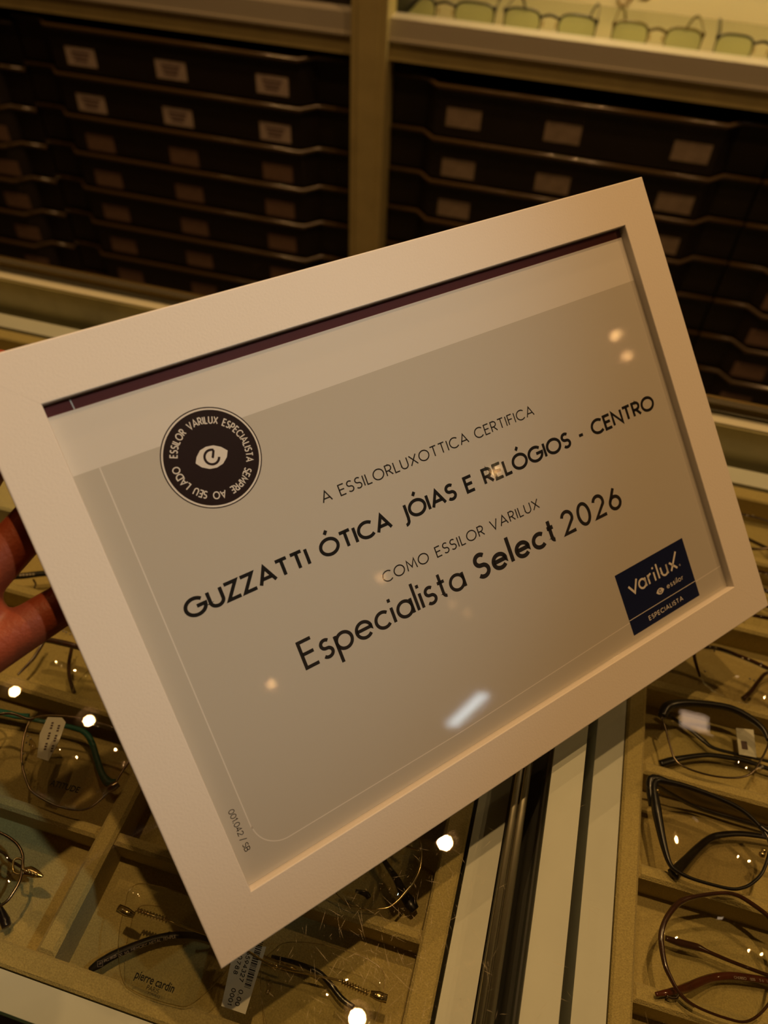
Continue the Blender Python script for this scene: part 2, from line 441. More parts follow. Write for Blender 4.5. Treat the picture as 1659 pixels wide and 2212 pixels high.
# aluminium joint between the two counters
b = MB()
b.tube([(0.0383, 0.016, -0.0265), (0.0383, 0.478, -0.0265)], 0.0016, seg=28, flat=(1, .45), up=(0, 0, 1))
b.tube([(0.0424, 0.016, -0.0260), (0.0424, 0.478, -0.0260)], 0.0018, seg=28, flat=(1, .45), up=(0, 0, 1))
b.box(0.0372, 0.0440, 0.016, 0.478, -0.060, -0.0280, 1)
b.build('aluminium_profile', [M['alu'], M['gap']], cl)
b = MB(); b.box(0.0366, 0.0494, 0.0155, 0.478, -0.115, -0.068); b.build('joint_channel', M['gap'], cl)
# scratches worn into the glass
random.seed(11)
def scratches(root, n, cx, cy, sx, sy, x0, x1, ang):
    s = MB()
    for k in range(n):
        x = random.gauss(cx, sx); y = random.gauss(cy, sy)
        if not (x0 + .002 < x < x1 - .002 and CY0 + .002 < y < CY1 - .01): continue
        L = random.choice((0.0006, 0.0015, 0.003, 0.005, 0.010)) * random.uniform(.5, 1.3)
        a = random.gauss(ang, 0.7) if random.random() < .7 else random.uniform(0, 3.14)
        wd = random.uniform(0.000010, 0.000034)
        d = Vector((math.cos(a), math.sin(a), 0)) * L / 2; q = Vector((-d.y, d.x, 0)).normalized() * wd
        c = Vector((x, y, 0.00004))
        e0, e1 = c - d, c + d
        if min(e0.x, e1.x) < x0 + .001 or max(e0.x, e1.x) > x1 - .001: continue
        s.add([e0, c - q, e1, c + q], [(0, 1, 2, 3)])
    o = s.build('surface_scratches', M['scratch'], root); o['kind'] = 'stuff'
scratches(cl, 650, -0.005, 0.075, 0.028, 0.03, LX0, LX1, 2.1)
scratches(cr, 90, 0.085, 0.12, 0.03, 0.06, RX0, RX1, 2.2)

# felt trays inside the counters
ZF = -0.062
def felt_tray(x0, x1, y0, y1, xdiv, ydiv, bl, br, bf, bb, label):
    root = empty('felt_tray', ((x0 + x1) / 2, (y0 + y1) / 2, -0.115), label, 'tray')
    b = MB(); b.box(x0, x1, y0, y1, -0.115, ZF); b.build('tray_floor', M['felt'], root)
    for (a0, a1, c0, c1) in ((x0, x0 + bl, y0, y1), (x1 - br, x1, y0, y1), (x0 + bl, x1 - br, y0, y0 + bf), (x0 + bl, x1 - br, y1 - bb, y1)):
        b = MB(); b.bbox(a0, a1, c0, c1, ZF, ZR - 0.0005, 0.0012); b.build('border', M['felt'], root)
    xs = [x0 + bl] + [x for d in xdiv for x in d] + [x1 - br]
    for d in xdiv:
        b = MB(); b.bbox(d[0], d[1], y0 + bf, y1 - bb, ZF, ZR - 0.0006, 0.0018); b.build('divider', M['felt'], root)
    for k in range(0, len(xs), 2):
        for d in ydiv:
            b = MB(); b.bbox(xs[k], xs[k + 1], d[0], d[1], ZF, ZR - 0.002, 0.0016); b.build('divider', M['felt'], root)
YDL = [(0.0915, 0.0975), (0.1515, 0.1585), (0.2090, 0.2160), (0.2680, 0.2750), (0.3270, 0.3340), (0.3860, 0.3930)]
YDR = [(0.0960, 0.1045), (0.1500, 0.1570), (0.2050, 0.2120), (0.2590, 0.2660), (0.3180, 0.3250), (0.3780, 0.3850)]
felt_tray(-0.6750, 0.0195, 0.0308, 0.4505, [(-0.4830, -0.4740), (-0.3210, -0.3120), (-0.1570, -0.1475)], YDL, 0.012, 0.0115, 0.0095, 0.012,
          'sand felt tray of oblong cells in the left counter')
felt_tray(0.0940, 0.7750, 0.0308, 0.4505, [(0.2640, 0.2730), (0.4350, 0.4440), (0.6050, 0.6140)], YDR, 0.0102, 0.0115, 0.0095, 0.012,
          'sand felt tray of oblong cells in the right counter')

# ---------------------------------------------------------------- stroke lettering (geometric sans drawn as ribbons)
def arc(cx, cy, rx, ry, a0, a1, n=18):
    return [(cx + rx * math.cos(math.radians(a0 + (a1 - a0) * i / n)), cy + ry * math.sin(math.radians(a0 + (a1 - a0) * i / n))) for i in range(n + 1)]
GL = {}
GL['A'] = (.84, [[(0, 0), (.42, 1), (.84, 0)], [(.145, .31), (.695, .31)]])
GL['B'] = (.56, [[(0, 0), (0, 1), (.28, 1)] + arc(.28, .76, .24, .24, 90, -90) + [(0, .52), (.30, .52)] + arc(.30, .26, .26, .26, 90, -90) + [(0, 0)]])
GL['C'] = (.86, [arc(.5, .5, .5, .5, 45, 315, 30)])
GL['D'] = (.80, [[(0, 0), (0, 1), (.30, 1)] + arc(.30, .5, .5, .5, 90, -90, 24) + [(0, 0)]])
GL['E'] = (.50, [[(.5, 1), (0, 1), (0, 0), (.5, 0)], [(0, .52), (.46, .52)]])
GL['F'] = (.48, [[(.48, 1), (0, 1), (0, 0)], [(0, .52), (.44, .52)]])
GL['G'] = (.99, [arc(.5, .5, .5, .5, 42, 360, 34) + [(.56, .5)]])
GL['I'] = (0.0, [[(0, 0), (0, 1)]])
GL['J'] = (.30, [[(.30, 1), (.30, .12)] + arc(.06, .10, .24, .28, 0, -95, 10)])
GL['L'] = (.44, [[(0, 1), (0, 0), (.44, 0)]])
GL['M'] = (.94, [[(0, 0), (.10, 1), (.47, .25), (.84, 1), (.94, 0)]])
GL['N'] = (.72, [[(0, 0), (0, 1), (.72, 0), (.72, 1)]])
GL['O'] = (1.0, [arc(.5, .5, .5, .5, 0, 360, 40)])
GL['P'] = (.54, [[(0, 0), (0, 1), (.27, 1)] + arc(.27, .73, .27, .27, 90, -90) + [(0, .46)]])
GL['R'] = (.57, [[(0, 0), (0, 1), (.27, 1)] + arc(.27, .73, .27, .27, 90, -90) + [(0, .46)], [(.24, .46), (.57, 0)]])
GL['S'] = (.52, [arc(.27, .755, .245, .245, 38, 250, 16) + arc(.26, .26, .26, .26, 68, -145, 18)])
GL['T'] = (.62, [[(0, 1), (.62, 1)], [(.31, 1), (.31, 0)]])
GL['U'] = (.66, [[(0, 1), (0, .33)] + arc(.33, .33, .33, .33, 180, 360) + [(.66, 1)]])
GL['V'] = (.78, [[(0, 1), (.39, 0), (.78, 1)]])
GL['X'] = (.70, [[(0, 1), (.70, 0)], [(0, 0), (.70, 1)]])
GL['Z'] = (.64, [[(0, 1), (.62, 1), (0, 0), (.64, 0)]])
GL['-'] = (.32, [[(0, .40), (.32, .40)]])
GL['Ó'] = (1.0, [arc(.5, .5, .5, .5, 0, 360, 40), [(.46, 1.17), (.62, 1.36)]])
XH = .31
GL['e'] = (.62, [[(.01, .33), (.615, .33)] + arc(XH, XH, XH, XH, 2, 318, 28)])
GL['s'] = (.40, [arc(.205, .50, .175, .165, 40, 250, 14) + arc(.20, .17, .195, .175, 68, -145, 16)])
GL['p'] = (.62, [arc(XH, XH, XH, XH, 0, 360, 32), [(0, .62), (0, -.34)]])
GL['c'] = (.53, [arc(XH, XH, XH, XH, 45, 315, 24)])
GL['i'] = (0.0, [[(0, 0), (0, .62)], [(0, .84), (0, .98)]])
GL['a'] = (.62, [arc(XH, XH, XH, XH, 0, 360, 32), [(.62, .62), (.62, 0)]])
GL['l'] = (0.0, [[(0, 0), (0, 1.06)]])
GL['t'] = (.32, [[(.14, .98), (.14, .16)] + arc(.28, .16, .14, .14, 180, 265, 8), [(0, .63), (.32, .63)]])
GL['r'] = (.30, [[(0, 0), (0, .66)], arc(.28, .36, .28, .28, 180, 85, 8)])
GL['u'] = (.56, [[(0, .66), (0, .28)] + arc(.28, .28, .28, .28, 180, 360) + [(.56, .66), (.56, 0)]])
GL['o'] = (.62, [arc(XH, XH, XH, XH, 0, 360, 32)])
GL['n'] = (.54, [[(0, 0), (0, .66)], [(0, .38)] + arc(.27, .38, .27, .27, 180, 0) + [(.54, 0)]])
GL['d'] = (.62, [arc(XH, XH, XH, XH, 0, 360, 32), [(.62, 1.06), (.62, 0)]])
GL['g'] = (.62, [arc(XH, XH, XH, XH, 0, 360, 32), [(.62, .62), (.62, -.06)] + arc(.31, -.06, .31, .28, 0, -170, 12)])
GL['x'] = (.50, [[(0, .66), (.5, 0)], [(0, 0), (.5, .66)]])
GL['2'] = (.60, [arc(.30, .70, .28, .30, 165, -28, 16) + [(0, 0), (.60, 0)]])
GL['0'] = (.62, [arc(.31, .5, .31, .5, 0, 360, 40)])
GL['1'] = (.20, [[(0, .80), (.20, 1), (.20, 0)]])
GL['3'] = (.50, [arc(.24, .745, .225, .255, 150, -80, 14) + arc(.24, .25, .26, .25, 80, -150, 16)])
GL['4'] = (.60, [[(.44, 0), (.44, 1), (0, .28), (.60, .28)]])
GL['5'] = (.52, [[(.48, 1), (.08, 1), (.03, .56)] + arc(.23, .32, .29, .32, 130, -150, 18)])
GL['6'] = (.60, [arc(.30, .30, .30, .30, 0, 360, 32), [(.035, .42), (.40, 1)]])
GL['7'] = (.54, [[(0, 1), (.54, 1), (.14, 0)]])
GL['8'] = (.54, [arc(.27, .755, .215, .245, -90, 270, 24), arc(.27, .26, .27, .26, 90, 450, 26)])
GL['9'] = (.60, [arc(.30, .70, .30, .30, 0, 360, 32), [(.565, .58), (.20, 0)]])
GL['.'] = (.10, [[(-.02, .02), (.14, .02)]])
GL['/'] = (.34, [[(0, -.08), (.34, 1.08)]])

def stroke(b, pts, wd, fn, mi, closed=False):
    P = [Vector((p[0], p[1])) for p in pts]
    if len(P) > 2 and (P[0] - P[-1]).length < 1e-6: closed = True; P = P[:-1]
    n = len(P); h = wd / 2; L = []; R = []
    for i in range(n):
        if closed: a, c = P[i] - P[i - 1], P[(i + 1) % n] - P[i]
        else:
            a = P[i] - P[i - 1] if i else P[1] - P[0]
            c = P[i + 1] - P[i] if i < n - 1 else P[-1] - P[-2]
        a = a.normalized(); c = c.normalized()
        na = Vector((-a.y, a.x)); nc = Vector((-c.y, c.x)); m = na + nc
        if m.length < 0.35: m = na.copy(); k = 1.0
        else: m.normalize(); k = min(1.0 / max(m.dot(na), 0.3), 2.2)
        L.append(P[i] + m * h * k); R.append(P[i] - m * h * k)
    vs = [fn(p.x, p.y) for p in L] + [fn(p.x, p.y) for p in R]
    fs = []
    for i in range(n if closed else n - 1):
        j = (i + 1) % n; fs.append((i, j, n + j, n + i))
    b.add(vs, fs, mi)

def line_gap(text, total, hgt, space=0.42):
    nat = sum((GL[c][0] if c != ' ' else space) for c in text) * hgt
    return (total - nat) / (len(text) - 1)

def write(b, text, x, y, total, hgt, wt, fn, mi=0, space=0.30, wide=1.0):
    """one line of lettering from x, baseline y, exactly total wide"""
    nat = sum((GL[c][0] * wide if c != ' ' else space) for c in text) * hgt
    gap = (total - wt * hgt - nat) / (len(text) - 1)
    cx = x + wt * hgt / 2
    for c in text:
        if c == ' ': cx += space * hgt + gap; continue
        wd, S = GL[c]
        for s in S:
            stroke(b, [(cx + p[0] * hgt * wide, y + (p[1] * (1 - wt) + wt / 2 if -.01 <= p[1] <= 1.01 else p[1]) * hgt) for p in s], wt * hgt, fn, mi)
        cx += wd * hgt * wide + gap

def write_arc(b, text, cx, cy, r, a_mid, span, hgt, wt, fn, mi=0, space=0.30, wide=0.78):
    """lettering round a circle, tops outward, clockwise; a_mid in degrees"""
    nat = sum((GL[c][0] * wide if c != ' ' else space) for c in text) * hgt
    total = math.radians(span) * r
    gap = (total - nat) / (len(text) - 1)
    s0 = -total / 2
    for c in text:
        if c == ' ': s0 += space * hgt + gap; continue
        wd, S = GL[c]; wd *= wide
        a = math.radians(a_mid) - (s0 + wd * hgt / 2) / r
        ux, uy = math.sin(a), -math.cos(a); ox, oy = math.cos(a), math.sin(a)
        bx, by = cx + ox * (r - hgt / 2), cy + oy * (r - hgt / 2)
        for s in S:
            q = [((p[0] * wide - wd / 2) * hgt, p[1] * hgt) for p in s]
            stroke(b, [(bx + ux * p[0] + ox * p[1], by + uy * p[0] + oy * p[1]) for p in q], wt * hgt, fn, mi)
        s0 += wd * hgt + gap

# ---------------------------------------------------------------- framed certificate, leaning back with its lower edge on the glass
FC = Vector((-0.01731, 0.22897, 0.09780))
FU = Vector((0.661455, 0.749951, -0.007174)).normalized()
FV = Vector((-0.517884, 0.463650, 0.718905)).normalized()
FN = FU.cross(FV).normalized(); FV = FN.cross(FU)
FM = Matrix(((FU.x, FV.x, FN.x, FC.x), (FU.y, FV.y, FN.y, FC.y), (FU.z, FV.z, FN.z, FC.z), (0, 0, 0, 1)))
mm = 0.001
pf = empty('picture_frame', (0, 0, 0), 'white picture frame holding a grey printed certificate, propped on the glass counter by a hand', 'picture frame')
pf.matrix_world = FM
pf.rotation_euler = FM.to_euler(); pf.location = FC
OW, OH, BW = 165.5, 121.0, 21.0
b = MB()
prof = [(0, -15), (0, -0.6), (0.18, -0.18), (0.6, 0), (20.6, 0), (20.86, -0.14), (21, -0.5), (21, -4.9), (16, -4.9), (16, -15)]
gapm = 0.016
for (sx, sy) in ((0, 1), (1, 0), (0, -1), (-1, 0)):
    A = []; B = []
    for (o, z) in prof:
        if sx == 0:
            A.append((-OW + o + gapm, sy * (OH - o), z)); B.append((OW - o - gapm, sy * (OH - o), z))
        else:
            A.append((sx * (OW - o), -OH + o + gapm, z)); B.append((sx * (OW - o), OH - o - gapm, z))
    n = len(prof)
    b.add([Vector(p) * mm for p in A + B], [(i, (i + 1) % n, n + (i + 1) % n, n + i) for i in range(n)] + [tuple(range(n)), tuple(range(2 * n - 1, n - 1, -1))])
b.build('moulding', M['frame'], pf, FM)
b = MB(); b.box(-149 * mm, 149 * mm, -104.6 * mm, 104.6 * mm, -13 * mm, -5.0 * mm); b.build('backing_board', M['backing'], pf, FM)
b = MB(); b.box(-144.3 * mm, 144.3 * mm, -99.8 * mm, 99.8 * mm, -4.08 * mm, -3.0 * mm); b.build('glass_pane', M['pane'], pf, FM)

ZP = -4.4
def rect(b, x0, x1, y0, y1, z, mi):
    b.add([Vector((x0, y0, z)) * mm, Vector((x1, y0, z)) * mm, Vector((x1, y1, z)) * mm, Vector((x0, y1, z)) * mm], [(0, 1, 2, 3)], mi)
def fz(z): return lambda x, y: Vector((x, y, z)) * mm
b = MB()
b.box(-144.3 * mm, 144.3 * mm, -99.8 * mm, 99.8 * mm, -4.9 * mm, ZP * mm, 0)
rect(b, -144.2, 144.2, 95.5, 99.7, ZP + .01, 2)
rect(b, -144.2, 144.2, -99.7, 73.0, ZP + .01, 1)
# thin white rounded line
z = ZP + .03
stroke(b, [(-134.8, 99.6), (-134.6, 95.6)], .5, fz(z), 3)
stroke(b, [(-134.5, 72.9), (-134.8, -80)] + arc(-122.5, -79, 12, 12, 180, 270, 14) + [(-35, -91.3), (74, -88.6), (144, -87.6)], .5, fz(z), 3)
sheet = b.build('certificate_sheet', [M['paper'], M['grey'], M['maroon'], M['white']], pf, FM)
def sub(b, name, mats, label=None):
    o = b.build(name, mats, sheet, FM)
    if label: o['label'] = label
    return o
zt = ZP + .04
b = MB(); write(b, 'A ESSILORLUXOTTICA CERTIFICA', -58.2, 28.5, 116.3, 5.1, .115, fz(zt)); sub(b, 'lettering', M['ink2'], 'thin capitals at the top')
b = MB(); write(b, 'GUZZATTI ÓTICA JÓIAS E RELÓGIOS - CENTRO', -126.6, 7.0, 259.2, 8.0, .185, fz(zt), space=.36); sub(b, 'lettering', M['ink'], 'bold black capitals')
b = MB(); write(b, 'COMO ESSILOR VARILUX', -45.0, -13.8, 89.0, 5.1, .115, fz(zt)); sub(b, 'lettering', M['ink2'], 'thin capitals in the middle')
b = MB(); write(b, 'Especialista', -91.0, -32.2, 83.8, 12.6, .12, fz(zt), wide=.93); sub(b, 'lettering', M['ink2'], 'large thin lettering')
b = MB(); write(b, 'Select', -0.9, -32.4, 49.2, 12.4, .165, fz(zt), wide=.94); sub(b, 'lettering', M['ink2'], 'large bold lettering')
b = MB(); write(b, '2026', 52.6, -32.4, 39.8, 12.2, .145, fz(zt), wide=.92); sub(b, 'lettering', M['ink2'], 'large numerals')
fs_ = lambda x, y: Vector((-140.6 + y, -68.4 - x, zt)) * mm
b = MB(); write(b, '001.042 / SB', 0, 0, 18.6, 2.5, .12, fs_, space=.2); sub(b, 'lettering', M['ink2'], 'small upright serial number')
# round seal
b = MB(); cx, cy = -94.3, 62.2
def disc(b, r, z, mi, r0=0):
    n = 64
    if r0: b.add([Vector((cx + q * math.cos(2 * math.pi * k / n), cy + q * math.sin(2 * math.pi * k / n), z)) * mm for q in (r0, r) for k in range(n)], [(k, (k + 1) % n, n + (k + 1) % n, n + k) for k in range(n)], mi)
    else: b.add([Vector((cx + r * math.cos(2 * math.pi * k / n), cy + r * math.sin(2 * math.pi * k / n), z)) * mm for k in range(n)], [tuple(range(n))], mi)
disc(b, 19.9, zt - .015, 0); disc(b, 19.45, zt, 1, 18.75)
fe = fz(zt + .015)
write_arc(b, 'ESSILOR VARILUX ESPECIALISTA', cx, cy, 14.8, 67, 186, 2.65, .17, fe, 1, space=.36)
write_arc(b, 'SEMPRE AO SEU LADO', cx, cy, 14.8, -111, 148, 2.65, .17, fe, 1, space=.5, wide=.88)
# eye with a looped e
ea = math.radians(-1)
def rotp(x, y): return (cx - 0.3 + x * math.cos(ea) - y * math.sin(ea), cy + 0.3 + x * math.sin(ea) + y * math.cos(ea))
eye = [(-6.6, -.3), (-5.4, 1.9), (-3.2, 3.9), (-.6, 4.5), (2.4, 4.1), (5.0, 2.6), (7.0, .4), (5.8, -1.9), (3.4, -3.9), (.6, -4.5), (-2.2, -4.1), (-4.9, -2.5)]
b.add([fe(*rotp(*p)) for p in eye], [tuple(range(len(eye)))], 1)
ff = fz(zt + .03)
stroke(b, [rotp(.2 + 2.85 * math.cos(math.radians(t)), 2.85 * math.sin(math.radians(t))) for t in range(55, 352, 9)], .95, ff, 0)
stroke(b, [rotp(1.8, 2.35), rotp(.6, -.1), rotp(.2, -.3)], .95, ff, 0)
sub(b, 'round_seal', [M['seal'], M['white']], 'round dark brown seal with white eye and ring of lettering')
# blue printed block
b = MB(); rect(b, 73.5, 123.5, -95.9, -62.5, zt - .005, 0)
fb = fz(zt + .015)
stroke(b, [(73.7, -87.6), (123.3, -87.5)], .35, fb, 1)
vx, vy, hh = 79.6, -75.9, 7.6
def lt(c, x, wd=.14, h=hh): 
    for s in GL[c][1]: stroke(b, [(x + p[0] * h, vy + p[1] * h) for p in s], wd * h, fb, 1)
stroke(b, [(vx, vy + 4.6), (vx + 3.0, vy + .1), (vx + 6.4, vy + 6.4)], 1.15, fb, 1)
lt('a', vx + 7.0); lt('r', vx + 14.0); lt('i', vx + 18.4); lt('l', vx + 21.2); lt('u', vx + 23.6)
stroke(b, [(vx + 30.2, vy + 4.8), (vx + 34.8, vy + .1)], 1.15, fb, 1); stroke(b, [(vx + 30.2, vy + .1), (vx + 36.6, vy + 8.6)], 1.15, fb, 1)
stroke(b, [(vx + 36.9 + .45 * math.cos(t * .5), vy + .8 + .45 * math.sin(t * .5)) for t in range(13)], .14, fb, 1)
ex, ey = 98.6, -82.2
el = [(-2.9, 0), (-1.6, 1.3), (0, 1.75), (1.6, 1.3), (2.9, 0), (1.6, -1.3), (0, -1.75), (-1.6, -1.3)]
b.add([fb(ex + x, ey + y) for x, y in el], [tuple(range(8))], 1)
stroke(b, [(ex + .95 * math.cos(math.radians(t)), ey + .95 * math.sin(math.radians(t))) for t in range(60, 350, 20)], .4, fz(zt + .03), 0)
stroke(b, [(ex + .6, ey + .7), (ex, ey - .1)], .4, fz(zt + .03), 0)
write(b, 'essilor', 103.6, -83.2, 12.6, 2.9, .12, fb, 1)
write(b, 'ESPECIALISTA', 86.0, -93.3, 25.8, 2.55, .15, fb, 1)
sub(b, 'blue_panel', [M['blue'], M['white']], 'dark blue panel with white lettering')

# ---------------------------------------------------------------- hand holding the frame from behind
def F(u, v, n): return FM @ (Vector((u, v, n)) * mm)
def capsule(b, p, q, r0, r1):
    d = q - p; L = d.length
    if L < 1e-6: return
    d = d.normalized(); nn = d.orthogonal().normalized(); bb = d.cross(nn)
    seg = 16; rings = []
    for k in range(7):
        a = -math.pi / 2 + math.pi / 2 * k / 6; rings.append((p + d * (math.sin(a) * r0), math.cos(a) * r0))
    for k in range(7):
        a = math.pi / 2 * k / 6; rings.append((q + d * (math.sin(a) * r1), math.cos(a) * r1))
    vs = []
    for c, r in rings:
        r = max(r, 1e-5)
        vs += [c + nn * math.cos(2 * math.pi * k / seg) * r + bb * math.sin(2 * math.pi * k / seg) * r for k in range(seg)]
    fs = []
    for i in range(len(rings) - 1):
        for k in range(seg):
            l = (k + 1) % seg; fs.append((i * seg + k, i * seg + l, (i + 1) * seg + l, (i + 1) * seg + k))
    fs += [tuple(range(seg - 1, -1, -1)), tuple((len(rings) - 1) * seg + k for k in range(seg))]
    b.add(vs, fs)
def chain(b, pts, rr):
    for i in range(len(pts) - 1): capsule(b, F(*pts[i]), F(*pts[i + 1]), rr[i] * mm, rr[i + 1] * mm)
b = MB()
WR = (-276, 2, -36)
chain(b, [(-206, 21, -31), (-171, 28, -28.5), (-150, 32, -26.5), (-135, 34, -25.2)], [9.8, 8.6, 8.0, 7.0])
chain(b, [(-210, 38, -33), (-170, 58.5, -29), (-146, 72, -27), (-127, 83, -25.2)], [10.5, 9.0, 8.2, 7.2])
chain(b, [(-210, 58, -34), (-174, 86, -29.5), (-153, 103, -27), (-140, 114, -25.2)], [10.8, 9.2, 8.4, 7.2])
chain(b, [(-205, 78, -32), (-180, 107, -29.5), (-165, 119, -27), (-151.5, 121.0, -25.2)], [10.5, 9.0, 8.2, 7.2])
chain(b, [(-258, 45, -28), (-226, 84, -14), (-200, 110, 1), (-174, 114, 8.3)], [15, 12.5, 10.5, 7.6])   # thumb, round the front of the edge
for mc, r in (((-206, 21, -31), 10.5), ((-210, 38, -33), 11.5), ((-210, 58, -34), 11.5), ((-205, 78, -32), 11)):
    capsule(b, F(*WR), F(*mc), 21 * mm, r * mm)
capsule(b, F(*WR), F(-240, 62, -26), 21 * mm, 15 * mm)
capsule(b, F(-204, 26, -31), F(-190, 38, -31), 9.5 * mm, 7.5 * mm)      # webs
capsule(b, F(-208, 46, -32), F(-191, 64, -31), 9 * mm, 6.5 * mm)
capsule(b, F(-206, 68, -32), F(-192, 88, -31), 9 * mm, 6.5 * mm)
capsule(b, F(*WR), F(-345, -42, -52), 22 * mm, 27 * mm)
capsule(b, F(-345, -42, -52), F(-470, -105, -90), 27 * mm, 34 * mm)
raw = b.build('hand_base', M['skin'])
rm = raw.modifiers.new('r', 'REMESH'); rm.mode = 'VOXEL'; rm.voxel_size = 0.0016; rm.use_smooth_shade = True
sm = raw.modifiers.new('s', 'SMOOTH'); sm.factor = 0.5; sm.iterations = 14
dg = bpy.context.evaluated_depsgraph_get()
me = bpy.data.meshes.new_from_object(raw.evaluated_get(dg))
bpy.data.objects.remove(raw, do_unlink=True)
me.materials.clear(); me.materials.append(M['skin'])
hand = bpy.data.objects.new('hand', me); COL.objects.link(hand)
for p in me.polygons: p.use_smooth = True
tag(hand, 'left hand of a person, bare fingers spread behind the white frame', 'hand')

# ---------------------------------------------------------------- eyeglasses
def W(pts, z):
    out = []
    for p in pts:
        out.append(atz(p[0], p[1], p[2] if len(p) > 2 else z))
    return out
def start(name, first, label, group):
    c = Vector((first.x, first.y, ZF)); return empty(name, c, label, 'eyeglasses', group)
def lens_part(root, P, m, th=0.0013, dome=0.0030):
    c = sum(P, Vector()) / len(P)
    n = len(P); b = MB(); S = (1.0, .9, .75, .55, .3)
    rad = sum((p - c).length for p in P) / n
    for sg in (1, -1):                       # two domed faces and the edge between them
        vs = [c + (p - c) * k + Vector((0, 0, sg * th / 2 + dome * (1 - k * k))) for k in S for p in P] + [c + Vector((0, 0, sg * th / 2 + dome))]
        fs = []
        for r in range(len(S) - 1):
            for k in range(n):
                l = (k + 1) % n; fs.append((r * n + k, r * n + l, (r + 1) * n + l, (r + 1) * n + k))
        fs += [((len(S) - 1) * n + k, (len(S) - 1) * n + (k + 1) % n, len(S) * n) for k in range(n)]
        b.add(vs, fs, 0, True)
    b.add([p + Vector((0, 0, th / 2)) for p in P] + [p - Vector((0, 0, th / 2)) for p in P], [(k, (k + 1) % n, n + (k + 1) % n, n + k) for k in range(n)], 0)
    return b.build('lens', m, root)
def tubes(root, name, m, P, r, n=5, closed=False, flat=None, up=None, seg=8, label=None):
    Q = smooth_path(P, n, closed)
    if isinstance(r, (list, tuple)): r = lerp_list(list(r) + ([r[0]] if closed else []), len(Q))
    b = MB(); b.tube(Q, r, seg=seg, closed=closed, flat=flat, up=up); o = b.build(name, m, root)
    if label: o['label'] = label
    return o
def mirror(P, c, a):
    """reflect points across the line through c at right angles to direction a"""
    a = Vector((a[0], a[1], 0)).normalized()
    return [p - a * (2 * (p - c).dot(a)) for p in P]
GR = 'eyeglasses lying in the right counter'
GLF = 'eyeglasses lying in the left counter'

# black cat-eye, right counter
zl = -.0355
P = W([(1414, 1690), (1445, 1690), (1500, 1705), (1560, 1728), (1605, 1752), (1640, 1784), (1662, 1818), (1660, 1848), (1646, 1886), (1622, 1910), (1600, 1919), (1578, 1920), (1538, 1911), (1495, 1898), (1462, 1882), (1447, 1866), (1436, 1834), (1426, 1790), (1417, 1740)], zl)
e = start('eyeglasses', P[12], 'black cat-eye eyeglasses beside the white rims in the right counter', GR)
ax = Vector((1, -0.02, 0)); cc = P[6] + Vector((0.0085, 0, 0))
for Q, s in ((P, 1), (mirror(P, cc, ax), -1)):
    r_ = [.0019, .0016, .0014, .0013, .0012, .0010, .0009, .0008, .0008, .0008, .0008, .0008, .0008, .0008, .0010, .0012, .0016, .0021, .0026]
    tubes(e, 'rim', M['black'], Q, r_, closed=True, flat=(1, 1.2))
    lens_part(e, smooth_path(Q, 4, True), M['lensd'])
tubes(e, 'bridge', M['black'], [P[5], P[6] + Vector((.004, .003, .001)), mirror([P[5]], cc, ax)[0]], .0014)
up_l = P[0] + Vector((-.002, .001, 0))
tubes(e, 'endpiece', M['black'], [P[1], up_l, P[18] + Vector((-.0015, 0, -.002))], [.0016, .0024, .0016])
tubes(e, 'temple', M['black'], [up_l + Vector((.001, 0, -.003))] + W([(1500, 1742, -.0560), (1588, 1770, -.0565), (1690, 1800, -.0565), (1790, 1832, -.0565)], 0), .0012, flat=(.6, 1.4))
T = W([(1453, 1890, -.0390), (1484, 1857, -.044), (1508, 1832, -.050), (1534, 1811), (1560, 1803), (1603, 1801), (1660, 1809), (1740, 1828), (1830, 1850)], -.0545)
tubes(e, 'temple', M['black'], T, [.0030, .0023, .0020, .0018, .0017, .0016, .0015, .0014, .0013], flat=(1, .45))
b = MB(); b.ball(atz(1420, 1708, zl + .002), .0011, mi=0); b.ball(atz(1646, 1846, zl + .001), .0016); b.ball(atz(1650, 1838, zl + .001), .0013)
b.build('hinge', M['gold'], e)

# round brown, right counter
zl = -.0355
P = W([(1428, 2029), (1434, 1996), (1451, 1967), (1473, 1946), (1506, 1936), (1560, 1929), (1592, 1934), (1625, 1953), (1662, 1983), (1688, 2030), (1692, 2085), (1676, 2140), (1648, 2184), (1612, 2207), (1570, 2200), (1516, 2180), (1484, 2161), (1464, 2139), (1449, 2113), (1436, 2081)], zl)
e = start('eyeglasses', P[2], 'round brown eyeglasses with a red-brown temple at the front of the right counter', GR)
cc = P[9] + Vector((.009, -.001, 0))
for Q in (P, mirror(P, cc, ax)):
    tubes(e, 'rim', M['brown'], Q, [.0013, .0012, .0013, .0014, .0010, .0009, .0010, .0011, .0011, .0009, .0007, .0006, .0006, .0006, .0006, .0006, .0007, .0008, .0010, .0012], closed=True)
    lens_part(e, smooth_path(Q, 4, True), M['lens'])
tubes(e, 'bridge', M['brown'], [P[8], P[9] + Vector((.006, .006, .002)), mirror([P[8]], cc, ax)[0]], .0013)
tubes(e, 'temple', M['brown'], W([(1437, 2026), (1470, 2037), (1506, 2046), (1530, 2056), (1580, 2077), (1660, 2107), (1760, 2140)], -.0545), [.0013, .0019, .0018, .0010, .0009, .0009, .0009], flat=(1, .8))
T = W([(1416, 2148, -.0385), (1451, 2142, -.0400), (1484, 2134, -.047), (1516, 2120, -.052), (1545, 2111), (1580, 2108), (1625, 2113), (1700, 2126), (1790, 2142)], -.0560)
tubes(e, 'temple', M['red'], T, [.0009, .0015, .0021, .0019, .0018, .0018, .0017, .0016, .0015], flat=(1, .45), label='red-brown temple with pale size numbers')
tubes(e, 'hinge', M['gun'], W([(1440, 2151), (1452, 2156), (1462, 2155), (1466, 2148), (1482, 2162), (1500, 2174)], -.0385), .0007)
